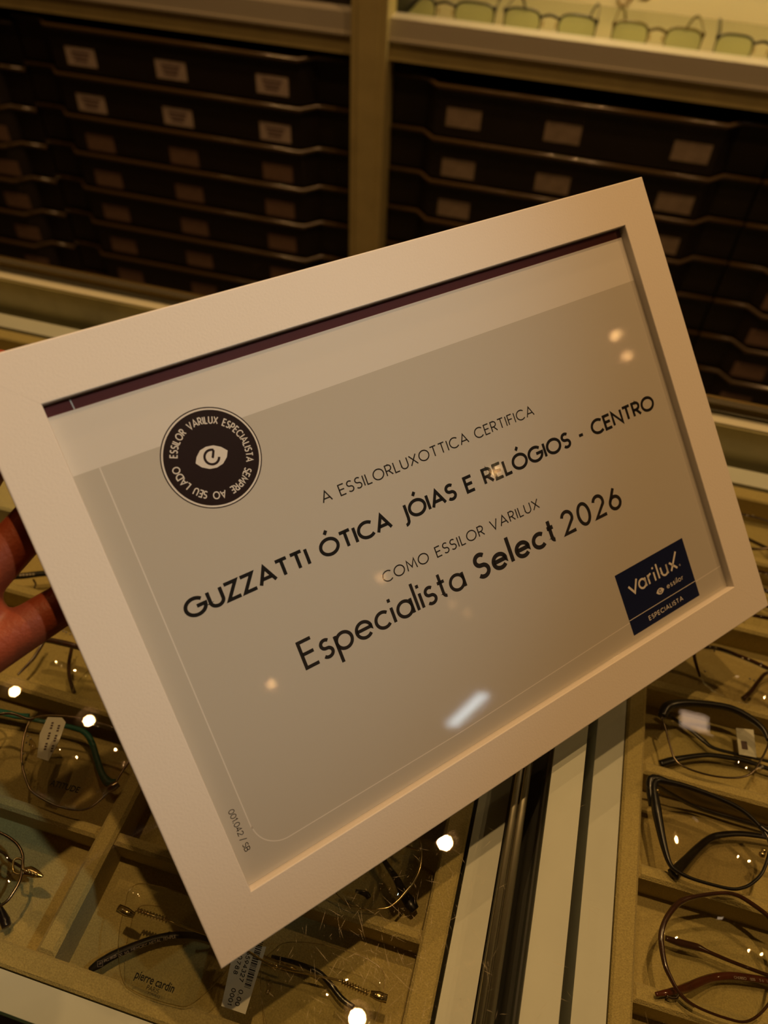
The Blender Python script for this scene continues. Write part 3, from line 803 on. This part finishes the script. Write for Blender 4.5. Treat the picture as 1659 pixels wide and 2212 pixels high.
# stamped numbers on the temple
def tilt_writer(p, q, z, h_):
    A = atz(*p, z); B = atz(*q, z); d = (B - A).normalized(); nrm = Vector((-d.y, d.x, 0))
    return (lambda x, y: A + d * x + nrm * y), (B - A).length
fn, L = tilt_writer((1586, 2114), (1613, 2117), -.0549, 0)
GL['H'] = (.70, [[(0, 0), (0, 1)], [(.70, 0), (.70, 1)], [(0, .5), (.70, .5)]])
GL['Y'] = (.70, [[(0, 1), (.35, .48), (.70, 1)], [(.35, .48), (.35, 0)]])
b = MB(); write(b, 'CH0185O', 0, 0, L, .0011, .13, fn)
fn, L = tilt_writer((1621, 2118), (1632, 2119), -.0549, 0); write(b, '005', 0, 0, L, .0011, .13, fn)
fn, L = tilt_writer((1641, 2120), (1664, 2124), -.0549, 0); write(b, '56 12', 0, 0, L, .0011, .13, fn)
b.build('printing', M['label'], e)

# browline with metal lower rim, right counter
zl = -.0375
P = W([(1430, 1548), (1440, 1528), (1462, 1520), (1503, 1519), (1571, 1528), (1612, 1546), (1646, 1572), (1660, 1600), (1654, 1622), (1640, 1648), (1626, 1668), (1605, 1678), (1571, 1680), (1526, 1673), (1481, 1658), (1458, 1640), (1447, 1609), (1438, 1575)], zl)
e = start('eyeglasses', P[14], 'black browline eyeglasses with a thin metal rim behind the cat-eye pair', GR)
cc = P[7] + Vector((.009, 0, 0))
for Q in (P, mirror(P, cc, ax)):
    tubes(e, 'rim', M['gun'], Q, .00055, closed=True)
    tubes(e, 'brow_bar', M['black'], Q[0:8], [.0024, .0030, .0025, .0021, .0020, .0020, .0017, .0011])
    lens_part(e, smooth_path(Q, 4, True), M['lens'])
tubes(e, 'bridge', M['gun'], [P[7], P[7] + Vector((.0045, .004, .001)), mirror([P[7]], cc, ax)[0]], .0008)
tubes(e, 'temple', M['black'], W([(1426, 1650), (1450, 1643), (1475, 1637), (1526, 1631), (1571, 1636), (1616, 1645), (1662, 1661), (1760, 1690)], -.0555), [.0022, .0022, .0016, .0015, .0016, .0015, .0014, .0013], flat=(1, .6))
tubes(e, 'temple', M['black'], W([(1437, 1540), (1492, 1577), (1520, 1600), (1548, 1618), (1640, 1640), (1750, 1668)], -.0560), [.0014, .0012, .0016, .0011, .0010, .0010], flat=(1, .6))
tubes(e, 'nose_pad', M['silicone'], W([(1646, 1655), (1636, 1662)], -.049), .0016)
t = MB(); A = W([(1589, 1573), (1627, 1577), (1634, 1637), (1596, 1630)], -.0530); t.prism(A, (0, 0, 0), (0, 0, .0004)); tg = t.build('price_tag', M['tagp'])
tag(tg, 'white price tag under the lens of the browline eyeglasses', 'price tag')
t = MB(); A = W([(1600, 1600), (1613, 1602), (1616, 1620), (1603, 1618)], -.0525); t.prism(A, (0, 0, 0), (0, 0, .00005)); t.build('printing', M['label_ink'], tg)

# rhinestone half-rim, right counter, one cell further back
zl = -.0375
P = W([(1500, 1404), (1545, 1400), (1604, 1420), (1650, 1440), (1690, 1462), (1695, 1496), (1668, 1524), (1612, 1520), (1552, 1500), (1512, 1462)], zl)
e = start('eyeglasses', P[8], 'brown half-rim eyeglasses with glinting stones beside the lower right corner of the frame', GR)
cc = P[4] + Vector((.009, 0, 0))
for Q in (P, mirror(P, cc, ax)):
    tubes(e, 'rim', M['brown'], [Q[-1]] + Q[0:6], [.0007, .0013, .0013, .0012, .0012, .0012, .0007])
    lens_part(e, smooth_path(Q, 4, True), M['lensd'])
tubes(e, 'bridge', M['brown'], [P[4], P[4] + Vector((.005, .003, .001)), mirror([P[4]], cc, ax)[0]], .0012)
tubes(e, 'temple', M['brown'], W([(1605, 1510), (1622, 1494), (1640, 1470), (1660, 1452), (1720, 1440)], -.052), [.0016, .0014, .0012, .0011, .0011])
b = MB()
for p in ((1533, 1397), (1546, 1399), (1543, 1406), (1604, 1422), (1617, 1424), (1645, 1432), (1643, 1438), (1620, 1466), (1630, 1470), (1523, 1450)): b.ball(atz(*p, zl + .0016), .0007, 8, 5)
b.build('rhinestones', M['bead'], e)

# two more pairs deeper in the right counter
for (pts, m, lab, gp) in (([(1548, 1118), (1575, 1108), (1625, 1116), (1665, 1130), (1680, 1156), (1668, 1180), (1630, 1186), (1580, 1176), (1556, 1150)], 'gun', 'thin metal eyeglasses with glinting stones next to the right edge of the frame', GR),
                          ([(1600, 1236), (1632, 1232), (1680, 1246), (1716, 1262), (1726, 1290), (1710, 1312), (1664, 1312), (1622, 1294), (1604, 1264)], 'brown', 'dark eyeglasses just past the right corner of the frame', GR)):
    zl = -.0375; P = W(pts, zl)
    e = start('eyeglasses', P[0], lab, gp); cc = P[4] + Vector((.009, 0, 0))
    for Q in (P, mirror(P, cc, ax)):
        tubes(e, 'rim', M[m], Q, .0009, closed=True); lens_part(e, smooth_path(Q, 4, True), M['lens'])
    tubes(e, 'bridge', M[m], [P[3], P[4] + Vector((.005, .004, .001)), mirror([P[3]], cc, ax)[0]], .0009)
    tubes(e, 'temple', M[m], [P[0] + Vector((0, 0, -.004)), P[0] + Vector((.05, -.012, -.010)), P[0] + Vector((.13, -.02, -.010))], .0012)
    tubes(e, 'temple', M[m], [mirror([P[0]], cc, ax)[0] + Vector((0, 0, -.004)), P[0] + Vector((.06, -.022, -.0085)), P[0] + Vector((.01, -.026, -.0095))], .0012)
    b = MB()
    for k in range(7): b.ball(P[0] + (P[2] - P[0]) * (k / 6) + Vector((0, 0, .0012)), .0006, 8, 5)
    b.build('rhinestones', M['bead'], e)

# rimless pair with lettered lens, left counter
zl = -.0375
P = W([(271, 1952), (276, 1930), (287, 1915), (306, 1909), (349, 1916), (404, 1934), (450, 1958), (484, 1996), (498, 2040), (497, 2078), (488, 2098), (468, 2121), (433, 2155), (402, 2174), (372, 2170), (330, 2158), (292, 2142), (266, 2120), (256, 2070), (258, 2010)], zl)
e = start('eyeglasses', P[16], 'rimless eyeglasses with gold hinges and black lettered temple under the lowest corner of the frame', GLF)
R_ = W([(562, 2100), (572, 2072), (592, 2052), (619, 2036), (687, 2039), (771, 2062), (815, 2085), (830, 2108), (828, 2140), (816, 2190), (790, 2240), (730, 2282), (660, 2290), (600, 2262), (570, 2190)], zl)
for Q in (P, R_):
    lens_part(e, smooth_path(Q, 4, True), M['lens'], .0018)
    tubes(e, 'lens_edge', M['silicone'], Q, .00022, closed=True)
tubes(e, 'bridge', M['gold'], W([(480, 2052, zl), (520, 2048, zl + .001), (540, 2058, zl + .0015), (565, 2074, zl + .001), (594, 2088, zl + .001)], 0), [.0005, .0006, .0006, .0007, .0009])
b = MB(); b.ball(atz(596, 2086, zl + .0015), .0010); b.ball(atz(480, 2052, zl + .0015), .0009); b.build('screw', M['gold'], e)
def hinge(p, q, c0, c1):
    A = atz(*p, zl + .0012); B = atz(*q, zl + .0012)
    b = MB(); b.tube([A, A + (B - A) * .5, B], [.0017, .0019, .0012], seg=6, flat=(1, .6)); b.ball(A + (B - A) * .3 + Vector((0, 0, .001)), .0008); b.ball(A + (B - A) * .7 + Vector((0, 0, .001)), .0008)
    A = atz(*c0, zl + .0008); B = atz(*c1, zl - .0005); d = (B - A); u = d.normalized(); nn = Vector((0, 0, 1)); s_ = u.cross(nn)
    pts = [A + d * (k / 80) + (nn * math.sin(k * 2 * math.pi / 8) + s_ * math.cos(k * 2 * math.pi / 8)) * .0011 for k in range(81)]
    b.tube(pts, .00028, seg=5); b.tube([A, B], .0006, seg=6)
    b.build('hinge', M['gold'], e)
hinge((255, 1961), (290, 1978), (294, 1966), (360, 1988)); hinge((836, 2158), (800, 2146), (796, 2146), (738, 2120))
tubes(e, 'temple', M['gold'], W([(358, 1987, -.0475), (437, 2016, -.049), (520, 2046, -.0505), (640, 2094, -.052), (720, 2118, -.053), (770, 2158, -.054)], 0)[:4], .0005)
tubes(e, 'temple', M['gold'], W([(740, 2120, -.0475), (680, 2106, -.049), (599, 2089, -.051), (520, 2060, -.0535)], 0), .0005)
T = W([(193, 2096), (212, 2083), (244, 2064), (275, 2050), (330, 2029), (385, 2020), (440, 2025), (500, 2046)], -.0545)
tubes(e, 'temple_tip', M['black'], T, [.0012, .0021, .0021, .0019, .0017, .0016, .0015, .0010], flat=(1, .45), label='black temple tip with pale lettering')
T2 = W([(586, 2066), (636, 2079), (687, 2100), (714, 2127), (738, 2157), (764, 2176)], -.0555)
tubes(e, 'temple_tip', M['black'], T2, [.0008, .0010, .0012, .0013, .0013, .0011], flat=(1, .6))
tubes(e, 'nose_pad', M['silicone'], W([(575, 2110), (583, 2130), (576, 2148)], -.049), [.0008, .0014, .0009])
tubes(e, 'nose_pad', M['silicone'], W([(502, 2096), (500, 2116), (506, 2128)], -.049), [.0008, .0014, .0009])
# lettering on the temple tip follows its curve
b = MB()
def along(text, path, h_, wt, z):
    Q = smooth_path(W(path, z), 8); seg = [(Q[i + 1] - Q[i]).length for i in range(len(Q) - 1)]; tot = sum(seg)
    def fn(x, y):
        s = max(0, min(x, tot - 1e-6)); i = 0
        while i < len(seg) - 1 and s > seg[i]: s -= seg[i]; i += 1
        d = (Q[i + 1] - Q[i]).normalized(); return Q[i] + d * s + Vector((-d.y, d.x, 0)) * y
    write(b, text, 0, 0, tot, h_, wt, fn, space=.4)
along('P.C. 8925', [(226, 2079), (252, 2067)], .00115, .12, -.0531)
along('00 145', [(256, 2068), (279, 2058)], .00115, .12, -.0531)
along('MEMORY METAL TEMPLE', [(283, 2055), (312, 2045), (345, 2034), (380, 2026)], .00125, .12, -.0531)
sq = W([(210, 2077), (221, 2075), (222, 2087), (211, 2089)], -.0531)
for i in range(4): b.tube([sq[i], sq[(i + 1) % 4]], .00008, seg=4)
c_ = sum(sq, Vector()) / 4; b.tube([c_ + Vector((math.cos(t * .6) * .0006 * (1 - t / 18), math.sin(t * .6) * .0006 * (1 - t / 18), 0)) for t in range(16)], .00008, seg=4)
b.build('printing', M['label'], e)
# lettering printed on the left demo lens, built from the interface font and turned into a mesh
def font_mesh(b, text, p, q, h_, z, mi=0, bold=0.0):
    cu = bpy.data.curves.new('t', 'FONT'); cu.body = text; cu.size = 1.0; cu.offset = bold; cu.resolution_u = 3
    ob = bpy.data.objects.new('t', cu); COL.objects.link(ob)
    dg = bpy.context.evaluated_depsgraph_get(); m_ = bpy.data.meshes.new_from_object(ob.evaluated_get(dg))
    xs = [v.co.x for v in m_.vertices]; x0, x1 = min(xs), max(xs)
    A = atz(*p, z); B = atz(*q, z); d = (B - A); u = d.normalized(); nn = Vector((-u.y, u.x, 0)); k = d.length / (x1 - x0)
    b.add([A + u * ((v.co.x - x0) * k) + nn * (v.co.y * h_) for v in m_.vertices], [tuple(f.vertices) for f in m_.polygons], mi)
    bpy.data.objects.remove(ob, do_unlink=True)
b = MB(); font_mesh(b, 'pierre cardin', (290, 2112), (373, 2145), .0046, zl + .0032, 0, .015); font_mesh(b, 'PARIS', (315, 2137), (341, 2147), .0026, zl + .0028)
b.build('lens_printing', M['ink'], e)
# barcode tag
zt_ = -.0360
tq = W([(507, 2040), (575, 2045), (530, 2191), (478, 2173)], zt_)
t = MB(); t.prism(tq, (0, 0, -.0003), (0, 0, 0)); tg = t.build('price_tag', M['tagp'])
tag(tg, 'white barcode tag sticking out below the lowest corner of the frame', 'price tag')
b = MB()
def tagfn():
    A = atz(478, 2173, zt_ + .0001); B = atz(530, 2191, zt_ + .0001); C = atz(560, 2083, zt_ + .0001)
    ux = (B - A).normalized(); wdt = (B - A).length; d = (C - B); d = d.normalized()
    return A, ux, d, wdt
A, ux, dv, wdt = tagfn()
# x: along the tag away from the tip; y: across
g_ = lambda x, y: A + ux * y + dv * x
random.seed(3)
x = .0092
while x < .028:
    bw = random.choice((.00018, .00018, .00036, .0005)); b.add([g_(x, wdt * .66), g_(x + bw, wdt * .66), g_(x + bw, wdt * .92), g_(x, wdt * .92)], [(0, 1, 2, 3)]); x += bw + random.choice((.0002, .0002, .0004))
def down(text, x_end, total, y, hgt, wt=.15):
    f2 = lambda px_, py_: g_(x_end + total - px_, y + py_); write(b, text, 0, 0, total, hgt, wt, f2, space=.3)
down('0.00', .0018, .0060, wdt * .50, .0020); down('0001', .0013, .0062, wdt * .20, .0020)
down('6594327', .0106, .0118, wdt * .38, .0020); down('10788', .0125, .0086, wdt * .08, .0020)
b.build('printing', M['ink'], tg)

# gold-wire pair with a black temple tip, under the lower edge of the frame
zl = -.0375
e = start('eyeglasses', atz(880, 1900, zl), 'gold-wire eyeglasses with a black temple tip under the lower edge of the frame', GLF)
tubes(e, 'temple_tip', M['black'], W([(800, 1800), (832, 1862), (856, 1898), (872, 1930), (888, 1954), (897, 1966)], -.054), [.0010, .0013, .0018, .0024, .0032, .0022], flat=(1, .6))
tubes(e, 'rim', M['gold'], W([(800, 1760), (860, 1776), (903, 1812), (910, 1842), (906, 1876), (893, 1904), (873, 1930), (855, 1949), (830, 1962), (770, 1960), (720, 1920), (716, 1850), (740, 1790)], zl), [.0006, .0006, .0006, .0006, .0008, .0008, .0007, .0005, .0003, .0002, .0003, .0005, .0006], closed=True)
P = W([(800, 1760), (860, 1776), (903, 1812), (910, 1842), (906, 1876), (893, 1904), (873, 1930), (855, 1949), (830, 1962), (770, 1960), (720, 1920), (716, 1850), (740, 1790)], zl)
lens_part(e, smooth_path(P, 3, True), M['lens'])
P2 = mirror(P, P[11] + Vector((-.008, 0, 0)), (1, 0, 0)); tubes(e, 'rim', M['gold'], P2, .0005, closed=True); lens_part(e, smooth_path(P2, 3, True), M['lens'])
tubes(e, 'bridge', M['gold'], [P[12], P[12] + Vector((-.008, .002, .002)), P2[12]], .0007)
tubes(e, 'nose_pad', M['black'], W([(768, 1924), (782, 1928), (792, 1932), (797, 1940)], -.052), [.0008, .0012, .0015, .0012])
tubes(e, 'temple', M['gold'], W([(905, 1838, -.0495), (840, 1815, -.055), (700, 1770, -.0565), (560, 1730, -.0565)], 0), .0007)

# teal pair with printed lens, left counter second row
zl = -.0375
P = W([(73, 1551), (54, 1584), (47, 1627), (50, 1662), (61, 1697), (74, 1714), (110, 1735), (150, 1748), (186, 1748), (214, 1730), (240, 1705), (262, 1670), (280, 1640), (282, 1600), (250, 1574), (190, 1556), (130, 1546)], zl)
e = start('eyeglasses', P[7], 'thin-rimmed eyeglasses with a teal temple above the crossing of the felt dividers', GLF)
tubes(e, 'rim', M['gun'], P, .0006, closed=True); lens_part(e, smooth_path(P, 4, True), M['lensd'])
P2 = mirror(P, P[1] + Vector((-.010, 0, 0)), (1, .12, 0)); tubes(e, 'rim', M['gun'], P2, .0006, closed=True); lens_part(e, smooth_path(P2, 4, True), M['lensd'])
tubes(e, 'bridge', M['gun'], W([(73, 1552), (58, 1553), (36, 1544), (14, 1541), (-20, 1546)], zl + .001), .0008)
tubes(e, 'temple', M['teal'], W([(250, 1692), (234, 1690), (220, 1671), (209, 1639), (199, 1606), (184, 1583), (158, 1572), (100, 1560), (20, 1545), (-60, 1530)], -.053), [.0024, .0024, .0018, .0017, .0017, .0016, .0014, .0013, .0013, .0013], flat=(1, .6))
tubes(e, 'temple', M['teal'], W([(62, 1548), (40, 1547), (10, 1540), (-60, 1525)], -.056), .0020, flat=(1, .6))
tubes(e, 'hinge', M['gun'], W([(256, 1692), (244, 1700), (232, 1708)], zl), [.0018, .0024, .0014])
b = MB(); font_mesh(b, 'ATITUDE', (106, 1696), (168, 1713), .0042, zl + .0034, 0, .02); b.build('lens_printing', M['ink'], e)
tubes(e, 'nose_pad', M['silicone'], W([(66, 1600), (72, 1614), (68, 1630)], zl + .002), [.001, .0016, .001])
b = MB()
for p in ((60, 1590), (66, 1596), (57, 1604), (64, 1608), (50, 1628), (48, 1648)): b.ball(atz(*p, zl + .0012), .0006, 8, 5)
b.build('rhinestones', M['bead'], e)
tq = W([(103, 1549), (134, 1550), (142, 1560), (128, 1600), (104, 1644), (80, 1636), (86, 1585)], zl + .003)
t = MB(); t.prism(tq, (0, 0, -.0003), (0, 0, 0)); tg = t.build('price_tag', M['tagp']); tag(tg, 'curled white price tag tied to the eyeglasses with the teal temple', 'price tag')
b = MB(); A = tq[0]; 
for (c0, c1) in (((114, 1560), (96, 1622)), ((128, 1566), (110, 1626))):
    a0 = atz(*c0, zl + .0032); a1 = atz(*c1, zl + .0032); d = a1 - a0; nn = Vector((-d.y, d.x, 0)).normalized()
    for k in range(11):
        if k in (3, 7): continue
        s0 = a0 + d * (k / 11); s1 = a0 + d * ((k + .6) / 11); b.add([s0 - nn * .0006, s1 - nn * .0006, s1 + nn * .0006, s0 + nn * .0006], [(0, 1, 2, 3)])
b.build('printing', M['label_ink'], tg)

# ornate metal pair at the left edge
zl = -.0375
P = W([(-70, 1800), (-30, 1790), (0, 1799), (21, 1810), (39, 1826), (49, 1848), (48, 1873), (44, 1899), (30, 1926), (8, 1952), (-40, 1970), (-90, 1950), (-110, 1880), (-100, 1830)], zl)
e = start('eyeglasses', P[8], 'metal eyeglasses with an ornate gold hinge at the left edge of the photo', GLF)
tubes(e, 'rim', M['gun'], P, .0007, closed=True); lens_part(e, smooth_path(P, 4, True), M['lens'])
P2 = mirror(P, P[12] + Vector((-.009, 0, 0)), (1, .05, 0)); tubes(e, 'rim', M['gun'], P2, .0007, closed=True); lens_part(e, smooth_path(P2, 4, True), M['lens'])
tubes(e, 'bridge', M['gun'], [P[13], P[13] + Vector((-.009, .001, .002)), P2[13]], .0008)
b = MB()
b.tube(smooth_path(W([(28, 1868), (32, 1856), (46, 1856), (50, 1872), (44, 1888), (30, 1884)], zl), 4, True), .0006, seg=6, closed=True)
b.tube(smooth_path(W([(46, 1884), (62, 1882), (78, 1888), (93, 1893)], zl - .001), 4), lerp_list([.0016, .0024, .0019, .0005], 13), seg=8, flat=(1, .6))
for k in range(5): b.ball(atz(50 + k * 7, 1878 + k * 3, zl + .0008), .0008, 8, 5)
b.build('hinge', M['gold'], e)
tubes(e, 'temple', M['gun'], W([(60, 1880, -.048), (21, 1858, -.051), (0, 1838, -.052), (-90, 1800, -.055)], 0), .0007)
tubes(e, 'temple_tip', M['black'], W([(-50, 1900), (-14, 1940), (2, 1966), (10, 1988), (14, 2002)], -.054), [.0010, .0011, .0014, .0024, .0020], flat=(1, .8))

# brown pair between the fingers and the divider
zl = -.0375
e = start('eyeglasses', atz(110, 1440, zl), 'slim brown eyeglasses with a dark brow just below the fingers', GLF)
P = W([(94, 1386), (103, 1383), (134, 1389), (162, 1396), (185, 1404), (196, 1430), (186, 1470), (164, 1500), (120, 1490), (76, 1466), (60, 1452), (72, 1420)], zl)
lens_part(e, smooth_path(P, 4, True), M['lens'])
tubes(e, 'brow_bar', M['brown'], P[0:5], [.0010, .0017, .0019, .0018, .0013])
tubes(e, 'temple', M['brown'], W([(95, 1386), (84, 1404), (71, 1424), (52, 1444), (38, 1458)], -.050), [.0010, .0011, .0010, .0008, .0006])
tubes(e, 'temple', M['brown'], W([(155, 1399), (149, 1434), (150, 1462), (160, 1497)], -.050), [.0011, .0012, .0011, .0013])
P2 = mirror(P, P[4] + Vector((.009, 0, 0)), (1, 0, 0)); lens_part(e, smooth_path(P2, 4, True), M['lens']); tubes(e, 'brow_bar', M['brown'], P2[0:5], [.0010, .0017, .0019, .0018, .0013])
tubes(e, 'bridge', M['brown'], [P[4], P[4] + Vector((.009, .002, .001)), P2[4]], .0010)
b = MB()
for p in ((130, 1360), (137, 1363), (143, 1366), (152, 1370)): b.ball(atz(*p, zl), .0007, 8, 5)
b.build('rhinestones', M['bead'], e)

# black pair seen between two fingers
zl = -.0375
e = start('eyeglasses', atz(70, 1240, zl), 'black eyeglasses with stones on the temple, seen between the two fingers', GLF)
tubes(e, 'temple', M['black'], W([(27, 1245), (50, 1244), (94, 1239), (150, 1238), (260, 1252)], -.048), [.0024, .0025, .0023, .0020, .0018], flat=(1, .6))
b = MB()
for k in range(5): b.ball(atz(44 + 7 * k, 1243 - k * .6, -.0464), .0009, 8, 5)
b.build('rhinestones', M['bead'], e)
tubes(e, 'nose_pad', M['gun'], W([(72, 1252), (77, 1262), (74, 1270)], -.05), .0006)
P = W([(150, 1240), (200, 1244), (260, 1258), (290, 1290), (280, 1330), (230, 1345), (175, 1330), (146, 1285)], -.0475)
lens_part(e, smooth_path(P, 4, True), M['lens']); tubes(e, 'rim', M['black'], P, .0010, closed=True)
P2 = mirror(P, P[3] + Vector((.009, 0, 0)), (1, 0, 0)); lens_part(e, smooth_path(P2, 4, True), M['lens']); tubes(e, 'rim', M['black'], P2, .0010, closed=True)
tubes(e, 'bridge', M['black'], [P[3], P[3] + Vector((.009, .003, .001)), P2[3]], .0010)
# eyeglasses standing on the lit shelf
def shelf_glasses(pl, pr, m, label, yfr=1.285, lensh=.036):
    A = aty(*pl, yfr); B = aty(*pr, yfr); zb = 0.0135
    x0, x1 = A.x, B.x; cx = (x0 + x1) / 2; wd = x1 - x0
    root = empty('eyeglasses', (cx, yfr, zb), label, 'eyeglasses', 'eyeglasses standing on the lit shelf')
    ztop = zb + lensh
    for s in (-1, 1):
        lw = wd * .40; lc = cx + s * (wd / 2 - lw / 2)
        O = []
        for k in range(28):
            a = 2 * math.pi * k / 28; c, si = math.cos(a), math.sin(a); ex_ = .62
            O.append(Vector((lc + math.copysign(abs(c) ** ex_, c) * lw / 2, yfr + .004 * (1 - abs(lc - cx) / wd), zb + .0016 + (ztop - zb - .0016) / 2 + math.copysign(abs(si) ** ex_, si) * (lensh / 2 - .0018))))
        b = MB(); b.tube(O, [.0017 if p.z > zb + lensh * .6 else .0010 for p in O], seg=8, closed=True, up=(0, 1, 0)); b.build('rim', m, root)
        b = MB(); b.prism(O, (0, -.0006, 0), (0, .0006, 0)); b.build('lens', M['lensg'], root)
        xe = cx + s * wd / 2
        b = MB(); b.ball((xe, yfr + .002, ztop - .006), .0034, 8, 6, scale=(.8, 1, 1.3)); b.build('endpiece', m, root)
        T = smooth_path([(xe, yfr + .003, ztop - .006), (xe - s * .001, yfr + .05, ztop - .005), (xe - s * .004, yfr + .095, ztop - .006), (xe - s * .010, yfr + .118, ztop - .013), (xe - s * .016, yfr + .135, zb + .003)], 5)
        b = MB(); b.tube(T, lerp_list([.0016, .0016, .0017, .0019, .0022], len(T)), seg=8, flat=(.6, 1.3)); b.build('temple', m, root)
        b = MB(); b.ball((cx + s * wd * .075, yfr + .007, zb + lensh * .5), .004, 8, 6, scale=(.5, .8, 1.3)); b.build('nose_pad', M['silicone'], root)
    b = MB(); b.tube(smooth_path([(cx - wd * .12, yfr + .003, ztop - .010), (cx, yfr + .002, ztop - .005), (cx + wd * .12, yfr + .003, ztop - .010)], 5), .0021, seg=8); b.build('bridge', m, root)
M['lensg'] = glass_mat('lens_green', (0.86, 0.90, 0.78), 0.03, 0.02)
shelf_glasses((856, 22), (1066, 46), M['black'], 'black eyeglasses standing next to the bronze upright, first on the lit shelf')
shelf_glasses((1088, 42), (1284, 72), M['black'], 'black eyeglasses standing second from the bronze upright on the lit shelf')
shelf_glasses((1322, 72), (1512, 100), M['amber'], 'olive eyeglasses standing third from the bronze upright on the lit shelf')
shelf_glasses((1542, 108), (1740, 138), M['black'], 'black eyeglasses standing at the right edge on the lit shelf')
# script lettering on the niche wall: only the tails of the last letters are in view
b = MB()
A = aty(1338, -10, 1.519)
fn = lambda x, y: A + Vector((x, 0, y))
s_ = .034
for ch, ox in (('g', 0.0), ('e', .030)):
    for st in GL[ch][1]:
        Q = [(ox + (p[0] + p[1] * .25) * s_, p[1] * s_) for p in st]
        b.tube([fn(*q) for q in Q], .0022, seg=6)
b.build('script_lettering', M['script'], cab)
